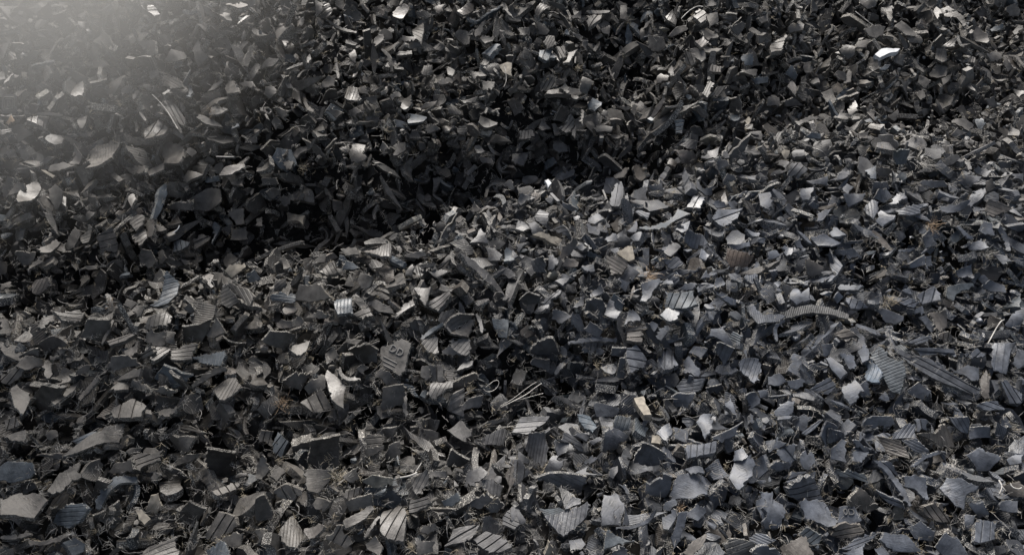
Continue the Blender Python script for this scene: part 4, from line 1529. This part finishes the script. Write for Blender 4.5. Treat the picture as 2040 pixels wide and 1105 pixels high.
from mathutils import Matrix
LEFT = []          # traced pieces too small in the photo to stand alone go into the mass
hero_count = 0
for i, c in enumerate(CH):
    as_obj = i in OBJ
    r = build_hero(i, c, as_obj)
    if r is None:
        continue
    me, M, fr, size = r
    if as_obj:
        stone = c['typ'] == 'p'
        nm = "stone_flake" if stone and c['b'] < 8 else "plastic_shard" if stone else "rubber_strip" if c['typ'] == 'k' else "rubber_chip"
        me.name = nm
        o = link(nm, me)
        o.matrix_world = Matrix(M.tolist())
        o["label"] = LAB[i]
        o["category"] = {"stone_flake": "stone", "plastic_shard": "plastic shard", "rubber_strip": "rubber strip", "rubber_chip": "rubber chip"}[nm]
        o["group"] = {"stone_flake": "pale stones and flakes among the rubber", "plastic_shard": "plastic shards", "rubber_strip": "strips of shredded tyre rubber", "rubber_chip": "shredded tyre chips heaped on the pile"}[nm]
        if fr is not None:
            fo = link("cord_fringe", mesh_vf("cord_fringe", fr[0], fr[1], LINT if (i % 3) else CORD), o)
        if i in (I_DD, I_0D):
            f = bpy.data.curves.new("lettering", 'FONT')
            f.body = "DD" if i == I_DD else "0D"
            f.size = 0.021 if i == I_DD else 0.0155
            f.extrude = 0.0013
            f.bevel_depth = 0.0002
            f.offset = -0.0002
            f.align_x, f.align_y = 'CENTER', 'CENTER'
            fo = bpy.data.objects.new("lettering", f)
            COL.objects.link(fo)
            bpy.context.view_layer.update()
            tm = bpy.data.meshes.new_from_object(fo)
            bpy.data.objects.remove(fo)
            tm.materials.clear()
            tm.materials.append(RUB)
            n_ = len(tm.vertices)
            set_attrs(tm, np.tile([0.1, 0.2, 0.3], (n_, 1)), (0.105, 0.103, 0.10, 0.6), np.zeros((n_, 3)))
            lo = link("lettering", tm, o)
            # lay the word flat on the chip, reading as in the photograph
            cx, cy, a = (790, 699, -27) if i == I_DD else (1691, 1020, -2)
            n3 = M[:3, 2]
            C3 = M[:3, 3]
            q = on_plane(np.array([cx, cx + 6 * math.cos(R(a))], float), np.array([cy, cy - 6 * math.sin(R(a))], float), C3, n3)
            xa = q[1] - q[0]
            xa /= np.linalg.norm(xa)
            ya = np.cross(n3, xa)
            LM = np.eye(4)
            LM[:3, 0], LM[:3, 1], LM[:3, 2], LM[:3, 3] = xa, ya, n3, q[0] + n3 * 0.0008
            lo.matrix_parent_inverse = Matrix(M.tolist()).inverted()
            lo.matrix_basis = Matrix(LM.tolist())
            if i == I_DD:
                for k_, off in enumerate((19, 27, 35)):
                    ca_, sa_ = math.cos(R(-27)), math.sin(R(-27))
                    mx, my = 784 + off * sa_ * 0.75, 700 + off * ca_
                    hw = 15 - 2 * k_
                    qq = on_plane(np.array([mx - hw * ca_, mx + hw * ca_]), np.array([my + hw * sa_, my - hw * sa_]), C3, n3)
                    Vb, Fb = tube_pts(np.linspace(qq[0], qq[1], 4) + n3 * 0.0002, 0.0013, 6)
                    Mi = np.linalg.inv(M)
                    Vb = Vb @ Mi[:3, :3].T + Mi[:3, 3]
                    bmh = mesh_vf("raised_bar", Vb, Fb, RUB)
                    set_attrs(bmh, Vb, (0.07, 0.068, 0.066, .5), np.zeros((len(Vb), 3)))
                    link("raised_bar", bmh, o)
    else:
        LEFT.append((me, M, fr))

# ---------------------------------------------------------------- the mass of the heap
ZB[np.isinf(ZB)] = -1.0        # no traced chip here: the fill may lie anywhere


def prototypes(n, NP, rg, small=False):
    """random torn slabs, all with the same topology: arrays (n, verts, 3), luv, edge mask"""
    out_v, out_l = [], []
    for k in range(n):
        m = rg.choice([4, 4, 5, 5, 6, 7])
        a = np.sort(np.array([(j + rg.uniform(-.32, .32)) / m for j in range(m)]) * 2 * math.pi)
        el = rg.choice([1, 1.1, 1.3, 1.7, 3.2, 5]) if not small else rg.choice([1, 1.6, 3, 5])
        rad = np.array([rg.uniform(.65, 1.2) for _ in range(m)])
        C = np.stack([np.cos(a) * rad * math.sqrt(el), np.sin(a) * rad / math.sqrt(el)], -1)
        per = np.linalg.norm(np.roll(C, -1, 0) - C, axis=1)
        cum = np.concatenate([[0], np.cumsum(per)])
        # keep the corners, spread the other points along the sides
        extra = NP - m
        cnt = np.floor(per / per.sum() * extra).astype(int)
        while cnt.sum() < extra:
            cnt[int(np.argmax(per / (cnt + 1)))] += 1
        pts = []
        for j in range(m):
            p, q = C[j], C[(j + 1) % m]
            nr = np.array([q[1] - p[1], p[0] - q[0]]) / (per[j] + 1e-9)
            rough = rg.choice([0.015, 0.04, 0.08])
            pts.append(p)
            for t in range(cnt[j]):
                s = (t + 1) / (cnt[j] + 1)
                pts.append(p + (q - p) * s + nr * rg.gauss(0, rough))
        O = np.array(pts) * 0.5
        th = rg.uniform(.08, .32) if not small else rg.uniform(.15, .5)
        k1 = rg.choice([0.15, 0.5, 1.0, 1.7]) * rg.choice([-1, 1]) * (0.35 if el > 3 else 1)
        ta = rg.uniform(0, math.pi)
        k2 = rg.uniform(-.7, .7) * (0.3 if el > 3 else 1)
        ca, sa = math.cos(ta), math.sin(ta)

        def bz(P):
            a_ = P[:, 0] * ca + P[:, 1] * sa
            b_ = P[:, 1] * ca - P[:, 0] * sa
            return 0.5 * k1 * a_ * a_ + k2 * a_ * b_
        cen = O.mean(0)
        rings = [O, cen + (O - cen) * 0.55, cen[None]]
        top = [np.c_[r_, bz(r_)] for r_ in rings]
        Om = O + (O - cen) * np.array([rg.gauss(0, .04) for _ in range(NP)])[:, None]
        side = [np.c_[O, bz(O)], np.c_[Om, bz(O) - th * .5], np.c_[O * 0.98, bz(O) - th]]
        bot = [np.c_[O * 0.98, bz(O) - th], np.c_[cen[None], bz(cen[None]) - th]]
        V = np.vstack(top + side + bot)
        V[:, 2] += th * .5
        out_v.append(V)
        ra = rg.uniform(0, math.pi)
        lu = V.copy()
        lu[:, 0] = V[:, 0] * math.cos(ra) + V[:, 1] * math.sin(ra)
        lu[:, 1] = -V[:, 0] * math.sin(ra) + V[:, 1] * math.cos(ra)
        out_l.append(lu)
    F = []
    r0, r1, c0 = 0, NP, 2 * NP
    s0, s1, s2 = 2 * NP + 1, 3 * NP + 1, 4 * NP + 1
    b0, bc = 5 * NP + 1, 6 * NP + 1
    for j in range(NP):
        q = (j + 1) % NP
        F.append([r0 + j, r0 + q, r1 + q, r1 + j])
        F.append([r1 + j, r1 + q, c0])
        F.append([b0 + q, b0 + j, bc])
        F.append([s0 + q, s0 + j, s1 + j, s1 + q])
        F.append([s1 + q, s1 + j, s2 + j, s2 + q])
    sm = np.array([True, True, False, False, False] * NP)
    em = np.zeros(6 * NP + 2)
    em[s0:b0] = 1
    return np.array(out_v), np.array(out_l), F, sm, em


def rand_frames(nrm, spread, n):
    z = nrm + rs.normal(0, spread, (n, 3))
    z /= np.linalg.norm(z, axis=1, keepdims=True) + 1e-9
    z[z[:, 2] < -0.05] *= -1
    x = np.cross(z, rs.normal(0, 1, (n, 3)))
    x /= np.linalg.norm(x, axis=1, keepdims=True) + 1e-9
    y = np.cross(z, x)
    return np.stack([x, y, z], -1)            # columns


def in_view(P, m=140):
    px, py, d = proj(P)
    return (px > -m) & (px < W0 + m) & (py > -m) & (py < H0 + m) & (d > 0.2)


def scatter(n, lo, hi, depth, spread, seed_off):
    """points over the heap, inside the view and a margin around it"""
    res = []
    got = 0
    while got < n:
        x = rs.uniform(-2.9, 2.9, n)
        y = rs.uniform(0.35, 4.2, n)
        z = relief(x, y) + rs.uniform(-depth, 0.008, n)
        P = np.stack([x, y, z], -1)
        P = P[in_view(P, 330)]
        res.append(P)
        got += len(P)
    P = np.vstack(res)[:n]
    size = rs.uniform(0, 1, n) ** 1.4 * (hi - lo) + lo
    nr = normal_at(P[:, 0], P[:, 1])
    return P, size, rand_frames(nr, spread, n)


def push_behind(P, Fm, size, protos, lim=0.12):
    """sink pieces of the fill that would stand in front of a traced chip, drop those that still do"""
    Vp = protos[0]
    k = rs.randint(0, len(Vp), len(P))
    NPt = (Vp.shape[1] - 2) // 6
    sel = np.r_[0:NPt, 2 * NPt, 3 * NPt + 1:4 * NPt + 1:2]
    W = np.einsum('nij,nkj->nki', Fm, Vp[k][:, sel] * size[:, None, None])
    sunk = np.zeros(len(P))

    def front(idx, m):
        px, py, d = proj(P[idx, None, :] + W[idx])
        ix = np.clip((px / 3).astype(int), 0, DW - 1)
        iy = np.clip((py / 3).astype(int), 0, DH - 1)
        ok = (px > 0) & (px < W0) & (py > 0) & (py < H0)
        return (ok & (d < ZB[iy, ix] + m)).mean(1)
    idx = np.arange(len(P))
    for _ in range(30):
        f = front(idx, 0.008)
        idx = idx[(f > 0) & (sunk[idx] < lim)]
        if not len(idx):
            break
        P[idx, 2] -= 0.007
        sunk[idx] += 0.007
    return P, front(np.arange(len(P)), 0.0) <= 0.07, k


def build_mass(name, protos, P, size, Fm, k):
    Vp, Lp, F, sm, em = protos
    n = len(P)
    V = Vp[k] * size[:, None, None]
    V = np.einsum('nij,nkj->nki', Fm, V) + P[:, None, :]
    lu = Lp[k] * size[:, None, None]
    lu[:, :, 2] += rs.uniform(0, 40, n)[:, None]
    nv = Vp.shape[1]
    px, py, _ = proj(P)
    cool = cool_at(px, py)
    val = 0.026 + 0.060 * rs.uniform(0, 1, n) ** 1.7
    hue = np.stack([1.08 - .17 * cool, np.ones(n), .90 + .29 * cool], -1)  # cool and warm light painted into the hue of the fill
    kk = rs.uniform(0, 1, n)
    hue[kk < .08] = (1.12, 1.0, .89)
    hue[kk > .94] = (.86, 1.0, 1.14)
    odd = rs.uniform(0, 1, n) < 0.004
    val[odd] = 0.13
    hue[odd] = (1.05, 1, .85)
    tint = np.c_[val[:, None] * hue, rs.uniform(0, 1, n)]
    ty = rs.uniform(0, 1, n)
    sp = np.where(ty < .45, rs.uniform(.0030, .0046, n), rs.uniform(.012, .022, n))
    dp = np.where(ty < .45, rs.uniform(.0005, .0013, n), np.where(ty < .53, .0016, 0.0))
    pat = np.zeros((n, nv, 3))
    pat[:, :, 0] = (1 / sp)[:, None]
    topm = np.zeros(nv)
    topm[:] = 1 - em
    pat[:, :, 1] = dp[:, None] * topm[None]
    pat[:, :, 2] = em[None] * rs.choice([0.2, 0.5, 0.8, 1.1], n)[:, None]
    fl = np.array([len(f) for f in F])
    base = np.concatenate([np.array(f) for f in F])
    loops = (base[None, :] + (np.arange(n) * nv)[:, None]).reshape(-1)
    starts = (np.concatenate([[0], np.cumsum(fl)[:-1]])[None, :] + (np.arange(n) * fl.sum())[:, None]).reshape(-1)
    me = mesh_np(name, V.reshape(-1, 3), loops, starts, RUB, np.tile(sm, n))
    tt = np.repeat(tint, nv, axis=0)
    set_attrs(me, lu.reshape(-1, 3), tt, pat.reshape(-1, 3))
    o = link(name, me)
    o["kind"] = "stuff"
    return o


pr_big = prototypes(170, 16, random.Random(5))
P, sz, Fm = scatter(N_BIG, .030, .066, .095, .85, 0)
P, ok, kk_ = push_behind(P, Fm, sz, pr_big)
m1 = build_mass("shredded_rubber", pr_big, P[ok], sz[ok], Fm[ok], kk_[ok])
m1["label"] = "mass of smaller shredded black tyre chips filling the whole heap"
m1["category"] = "shredded rubber"
pr_small = prototypes(90, 8, random.Random(6), small=True)
P, sz, Fm = scatter(N_SMALL, .007, .026, .05, 1.1, 1)
P[:, 2] += 0.010
P, ok, kk_ = push_behind(P, Fm, sz, pr_small, 0.05)
m2 = build_mass("rubber_crumbs", pr_small, P[ok], sz[ok], Fm[ok], kk_[ok])
m2["label"] = "fine torn crumbs and slivers of black rubber between the chips"
m2["category"] = "rubber crumbs"

# traced pieces that are too small to stand alone join the mass of chips
def join_left():
    Vs, loops, starts, sms, luv, tin, pat, off, lo = [], [], [], [], [], [], [], 0, 0
    stones = []
    for me, M, fr in LEFT:
        n = len(me.vertices)
        co = np.empty(n * 3, np.float32)
        me.vertices.foreach_get("co", co)
        co = co.reshape(-1, 3) @ M[:3, :3].T + M[:3, 3]
        li = np.empty(len(me.loops), np.int32)
        me.loops.foreach_get("vertex_index", li)
        ls = np.empty(len(me.polygons), np.int32)
        me.polygons.foreach_get("loop_start", ls)
        sm = np.empty(len(me.polygons), bool)
        me.polygons.foreach_get("use_smooth", sm)
        if "luv" not in me.attributes:
            continue
        a = np.empty(n * 3, np.float32)
        me.attributes["luv"].data.foreach_get("vector", a)
        b = np.empty(n * 3, np.float32)
        me.attributes["pat"].data.foreach_get("vector", b)
        c = np.empty(n * 4, np.float32)
        me.attributes["tint"].data.foreach_get("color", c)
        Vs.append(co)
        loops.append(li + off)
        starts.append(ls + lo)
        sms.append(sm)
        luv.append(a.reshape(-1, 3))
        pat.append(b.reshape(-1, 3))
        tin.append(c.reshape(-1, 4))
        off += n
        lo += len(li)
    me = mesh_np("small_chips", np.vstack(Vs), np.concatenate(loops), np.concatenate(starts), RUB, np.concatenate(sms))
    set_attrs(me, np.vstack(luv), np.vstack(tin), np.vstack(pat))
    me.set_sharp_from_angle(angle=R(30))
    o = link("small_chips", me)
    o["kind"] = "stuff"
    o["label"] = "smaller ribbed and smooth chips lying on top of the heap"
    o["category"] = "rubber chips"
    for m_, _, _ in LEFT:
        bpy.data.meshes.remove(m_)


FR = [(fr[0] @ M[:3, :3].T + M[:3, 3], fr[1]) for me, M, fr in LEFT if fr is not None]
join_left()


# ---------------------------------------------------------------- loose lint and cord in the heap
def lint(n, seed):
    rg = random.Random(seed)
    parts = []
    x = rs.uniform(0, W0, n)
    y = rs.uniform(0, H0, n)
    C = hit(x, y, 0.016)
    for p in C:
        k = rg.choice([1, 2, 3, 6, 10])
        base = np.array([rg.gauss(0, 1), rg.gauss(0, 1) - .3, rg.gauss(.6, .6)])
        q0 = p + np.array([rg.gauss(0, .004), rg.gauss(0, .004), rg.uniform(-.012, .004)])
        for _ in range(k):
            parts.append(fibre(q0 + np.array([rg.gauss(0, .002) for _ in range(3)]), base + np.array([rg.gauss(0, .8) for _ in range(3)]), rg.uniform(.004, .016), rg.uniform(.00012, .00034), rg, 3, .5))
    return merge(parts)


def slivers(n):
    rg = random.Random(77)
    C = hit(rs.uniform(0, W0, n), rs.uniform(0, H0, n), 0.012)
    return merge([fibre(p, (rg.gauss(0, 1), rg.gauss(0, 1), rg.gauss(.3, .5)), rg.uniform(.012, .038), rg.uniform(.0005, .0011), rg, 5, .55) for p in C])


V, F = slivers(1800)
o = link("rubber_slivers", mesh_vf("rubber_slivers", V, F, SLIV))
o["kind"] = "stuff"
o["label"] = "thin torn slivers of rubber curling out between the chips"
o["category"] = "rubber slivers"
V, F = lint(N_LINT, 21)
V2, F2 = merge(FR) if FR else (V[:0], [])
o = link("loose_lint", mesh_vf("loose_lint", *merge([(V, F), (V2, F2)]), LINT))
o["kind"] = "stuff"
o["label"] = "pale textile lint and thread ends caught all over the heap"
o["category"] = "lint"
V, F = lint(N_LINT // 4, 22)
o = link("loose_cord", mesh_vf("loose_cord", V, F, CORD))
o["kind"] = "stuff"
o["label"] = "tan cord threads caught between the chips"
o["category"] = "cord"

# ---------------------------------------------------------------- tufts and wires one can point to
TUFTS = [(672, 949, 30, 'c', "frayed yellow cord tuft between the leaning chips"), (820, 1088, 26, 'c', "pale twisted cord tangle hanging by a pinkish flake"),
         (1902, 922, 34, 's', "tangled pale threads spreading beside a broad dark chip"), (560, 800, 34, 'b', "brassy frayed cord strands along a thin chip's edge"),
         (932, 772, 24, 'c', "small golden cord tuft under a striped chip"), (860, 707, 24, 'c', "brush of yellow threads under two ribbed chips"),
         (1772, 596, 30, 'c', "golden frayed cord behind the blue-grey slab"), (1838, 320, 40, 's', "starburst of pale cord threads on the dark slope"),
         (1290, 546, 30, 'b', "coppery burst of cord in a dark hollow"), (1358, 1008, 20, 'b', "orange-brown cord brush on a shiny broken chip"),
         (1617, 937, 14, 'c', "tiny bright yellow scrap on top of the boxy chip"), (1188, 722, 20, 'c', "golden thread knot in the dark gap by the cross-grooved chip"),
         (1150, 132, 16, 'c', "small amber thread tuft on the dark upper slope"), (770, 258, 20, 'c', "pale yellow bristles under a striped chip"),
         (600, 330, 22, 'c', "curly golden lint in the shaded hollow"), (420, 220, 22, 'b', "reddish cord fuzz beside the slotted upright block"),
         (1250, 42, 20, 'c', "yellow toothed fringe below a small grey chip"), (640, 560, 18, 's', "grey thread tuft near the ribbed heap edge"),
         (1340, 380, 22, 'c', "golden lint behind the twin-grooved square chip"), (1860, 445, 26, 'b', "rusty lint patch in the dark right slope"),
         (1965, 505, 26, 's', "spray of tan threads by the thin upright splinter"), (1470, 880, 22, 's', "silvery bristles beside a leaning flap"),
         (220, 600, 24, 'b', "rust-coloured frayed scrap above the folded chips"), (340, 925, 18, 's', "silver thread knot above the arched band"),
         (560, 1010, 22, 's', "white fibre edge beside the pale leaning chip"), (140, 1060, 22, 's', "drooping beige threads under the textured chip"),
         (935, 530, 18, 'c', "short tan tuft on the heap crest"), (960, 400, 18, 'c', "orange thread tuft on the ridge line"),
         (700, 440, 20, 's', "dangling threads over the black hollow"), (1700, 1098, 16, 's', "sparkling thread knot at the heap's lower edge")]
for x, y, s, m, lab in TUFTS:
    rg = random.Random(int(x * 7 + y))
    C = hit(np.array([x], float), np.array([y], float), 0.026)[0]
    dep = proj(C)[2]
    rad = 0.8 * s / FPX * dep
    parts = []
    main = np.array([rg.gauss(0, .6), rg.gauss(-.3, .6), .8])
    for _ in range(46 if s > 25 else 26):
        parts.append(fibre(C + np.array([rg.gauss(0, rad * .22) for _ in range(3)]) - np.array([0, 0, .006]), main + np.array([rg.gauss(0, .9) for _ in range(3)]), rg.uniform(.4, 1.1) * rad, rg.uniform(.00018, .0004), rg, 4, .45))
    V, F = merge(parts)
    me = mesh_vf("cord_tuft", V - C, F, {'c': CORD, 's': LINT, 'b': BRASS}[m])
    o = link("cord_tuft", me, None, C)
    o["label"], o["category"], o["group"] = lab, "cord tuft", "tufts of frayed tyre cord"

WIRES = [([(995, 812), (1020, 800), (1050, 785), (1068, 770), (1081, 762)], .0008, STEEL, "brighter lower of the two bent steel wires crossing the black gap"),
         ([(993, 810), (1018, 797), (1040, 780), (1060, 765), (1070, 760)], .0006, STEEL, "thinner upper of the two bent steel wires crossing the black gap"),
         ([(1020, 800), (1062, 788), (1085, 782)], .0004, STEEL, "short faint wire below the two bent steel wires"),
         ([(965, 773), (985, 756), (996, 758), (990, 775), (970, 782), (962, 772)], .0005, STEEL, "thin looped grey wire ring left of the bright wires"),
         ([(325, 468), (342, 466), (354, 458), (358, 448)], .0014, WHITE, "short white bent rod on the left slope"),
         ([(300, 185), (330, 215), (357, 262)], .0012, LINT, "thin stiff thread crossing the slotted upright block"),
         ([(1355, 40), (1372, 22), (1390, 12), (1402, 14)], .0014, LINT, "thin curved thread high on the right slope"),
         ([(1700, 20), (1735, 48), (1742, 52)], .0012, LINT, "short pale thread by the white shard"),
         ([(1990, 985), (1998, 968), (1988, 952), (1994, 966), (2005, 979)], .0011, LINT, "pale cream squiggle of thread on the right edge"),
         ([(2012, 960), (2016, 970), (2030, 974), (2036, 970)], .0011, LINT, "white hook of thread on a dark right-edge chip"),
         ([(842, 918), (822, 948), (838, 942)], .0008, LINT, "slender thread stub under the small grey block"),
         ([(795, 951), (815, 948), (833, 940)], .0016, LINT, "short frayed rod pointing at the barred chip"),
         ([(427, 312), (470, 313)], .0014, LINT, "straight pale thread across the shaded left slope"),
         ([(1005, 130), (1010, 160), (1003, 175)], .0008, LINT, "fine drooping thread below the tan block"),
         ([(1965, 690), (1992, 640), (2002, 636)], .0012, LINT, "upright stalk of thread above the chip with curved ridges")]
for pts, r_, m, lab in WIRES:
    px = np.array(pts, float)
    tt = np.linspace(0, len(px) - 1, 4 * len(px))
    Pq = np.stack([np.interp(tt, range(len(px)), px[:, 0]), np.interp(tt, range(len(px)), px[:, 1])], -1)
    k = np.ones(5) / 5
    Pp = np.pad(Pq, ((2, 2), (0, 0)), mode='edge')
    Pq = np.stack([np.convolve(Pp[:, 0], k, 'valid'), np.convolve(Pp[:, 1], k, 'valid')], -1)
    cen = hit(np.array([px[:, 0].mean()]), np.array([px[:, 1].mean()]), 0.035)[0]
    n = np.array([0.0, -0.35, 0.93])
    n /= np.linalg.norm(n)
    P3 = on_plane(Pq[:, 0], Pq[:, 1], cen, n)
    V, F = tube_pts(P3, r_, 6)
    o = link("loose_wire" if m is STEEL else "loose_thread", mesh_vf("loose_wire", V - P3[0], F, m), None, P3[0])
    o["label"], o["category"], o["group"] = lab, "wire" if m is STEEL else "thread", "loose wires" if m is STEEL else "loose threads"

# fan of copper wires and the embossed emblem at the heap's left edge
C = hit(np.array([24.0]), np.array([236.0]), 0.03)[0]
o = bpy.data.objects.new("wire_bundle", None)
COL.objects.link(o)
o.location = C
o["label"], o["category"] = "fan of copper-coloured bead wires sticking out under the rounded emblem chip", "wire bundle"
rg = random.Random(4)
for k in range(9):
    a = -60 - 60 * k / 8
    L0 = rg.uniform(12, 20)
    q = on_plane(np.array([22.0, 22 + L0 * math.cos(R(a))]), np.array([230.0, 230 - L0 * math.sin(R(a))]), C, np.array([0, -.6, .8]))
    V, F = tube_pts(np.linspace(q[0], q[1], 4) - C, .0009, 5)
    link("bead_wire", mesh_vf("bead_wire", V, F, BRASS), o)

C = hit(np.array([18.0]), np.array([207.0]), 0.03)[0]
nE = np.array([0.0, -.75, .66])
nE /= np.linalg.norm(nE)


def emb(px):
    px = np.array(px, float)
    return on_plane(px[:, 0], px[:, 1], C, nE) - C


def rounded(cx, cy, hw, hh, r, n=5):
    out = []
    for sx, sy, a0 in ((1, 1, 0), (-1, 1, 90), (-1, -1, 180), (1, -1, 270)):
        for k in range(n):
            a = R(a0 + 90 * k / (n - 1))
            out.append((cx + sx * (hw - r) + r * math.cos(a), cy - sy * (hh - r) - r * math.sin(a)))
    return out


P3 = emb(rounded(18, 207, 15, 19, 5))
n_ = len(P3)
V = np.vstack([P3, P3 - nE * .007])
F = [list(range(n_)), [n_ + k for k in range(n_)][::-1]] + [[(k + 1) % n_, k, n_ + k, n_ + (k + 1) % n_] for k in range(n_)]
me = mesh_vf("emblem_chip", V, F, RUB, False)
set_attrs(me, V, (0.06, 0.055, 0.05, .6), np.zeros((len(V), 3)))
eo = link("rubber_chip", me, None, C)
eo["label"], eo["category"], eo["group"] = "chip embossed with a D inside rounded frames, above the copper wire fan", "rubber chip", "shredded tyre chips heaped on the pile"
parts = []
for hw, hh, r in ((11.5, 13.5, 4), (8.5, 10, 3.5)):
    q = rounded(18, 207, hw, hh, r)
    parts.append(tube_pts(emb(q + q[:1]) + nE * .0006, .0009, 5))
D = [(15.5, 212), (15.5, 202), (19, 202), (21, 204.5), (21, 209.5), (19, 212), (15.5, 212)]
parts.append(tube_pts(emb(D) + nE * .0006, .0009, 5))
V, F = merge(parts)
me = mesh_vf("embossed_frame", V, F, RUB)
set_attrs(me, V, (0.12, 0.115, 0.10, .4), np.zeros((len(V), 3)))
link("embossed_frame", me, eo)

# ---------------------------------------------------------------- veiling glare built as a volume of dust over the heap's far left corner
def haze():
    m = bpy.data.materials.new("haze_air")
    m.use_nodes = True
    t = m.node_tree
    t.nodes.remove(t.nodes["Principled BSDF"])
    out = t.nodes["Material Output"]
    pv = N(t, "ShaderNodeVolumePrincipled")
    pv.inputs["Color"].default_value = (0.74, 0.73, 0.70, 1)
    pv.inputs["Anisotropy"].default_value = 0.0
    tc = N(t, "ShaderNodeTexCoord")
    ln = N(t, "ShaderNodeVectorMath", operation='LENGTH')
    t.links.new(tc.outputs["Object"], ln.inputs[0])
    nz = N(t, "ShaderNodeTexNoise")
    nz.inputs["Scale"].default_value = 2.6
    nz.inputs["Detail"].default_value = 2
    t.links.new(tc.outputs["Object"], nz.inputs["Vector"])
    mr = N(t, "ShaderNodeMapRange")
    mr.inputs[1].default_value, mr.inputs[2].default_value = 1.0, 0.0
    mr.inputs[3].default_value, mr.inputs[4].default_value = 0.0, 1.0
    t.links.new(ln.outputs["Value"], mr.inputs[0])
    t.links.new(math_node(t, 'MULTIPLY', math_node(t, 'POWER', mr.outputs[0], 1.7), math_node(t, 'MULTIPLY', nz.outputs[0], DUST * 2)), pv.inputs["Density"])
    t.links.new(pv.outputs[0], out.inputs["Volume"])
    bm = bmesh.new()
    bmesh.ops.create_icosphere(bm, subdivisions=4, radius=1.0)
    me = bpy.data.meshes.new("glare_haze")
    bm.to_mesh(me)
    bm.free()
    me.materials.append(m)
    o = link("glare_haze", me)
    c = np.array([0, 0, CAM_H]) + ray(-130.0, -110.0) * 1.75
    o.location = c
    o.scale = HAZE_R
    o["kind"] = "stuff"
    o["label"] = "soft grey dust standing in for glare over the far left corner of the heap"
    o["category"] = "haze"


haze()
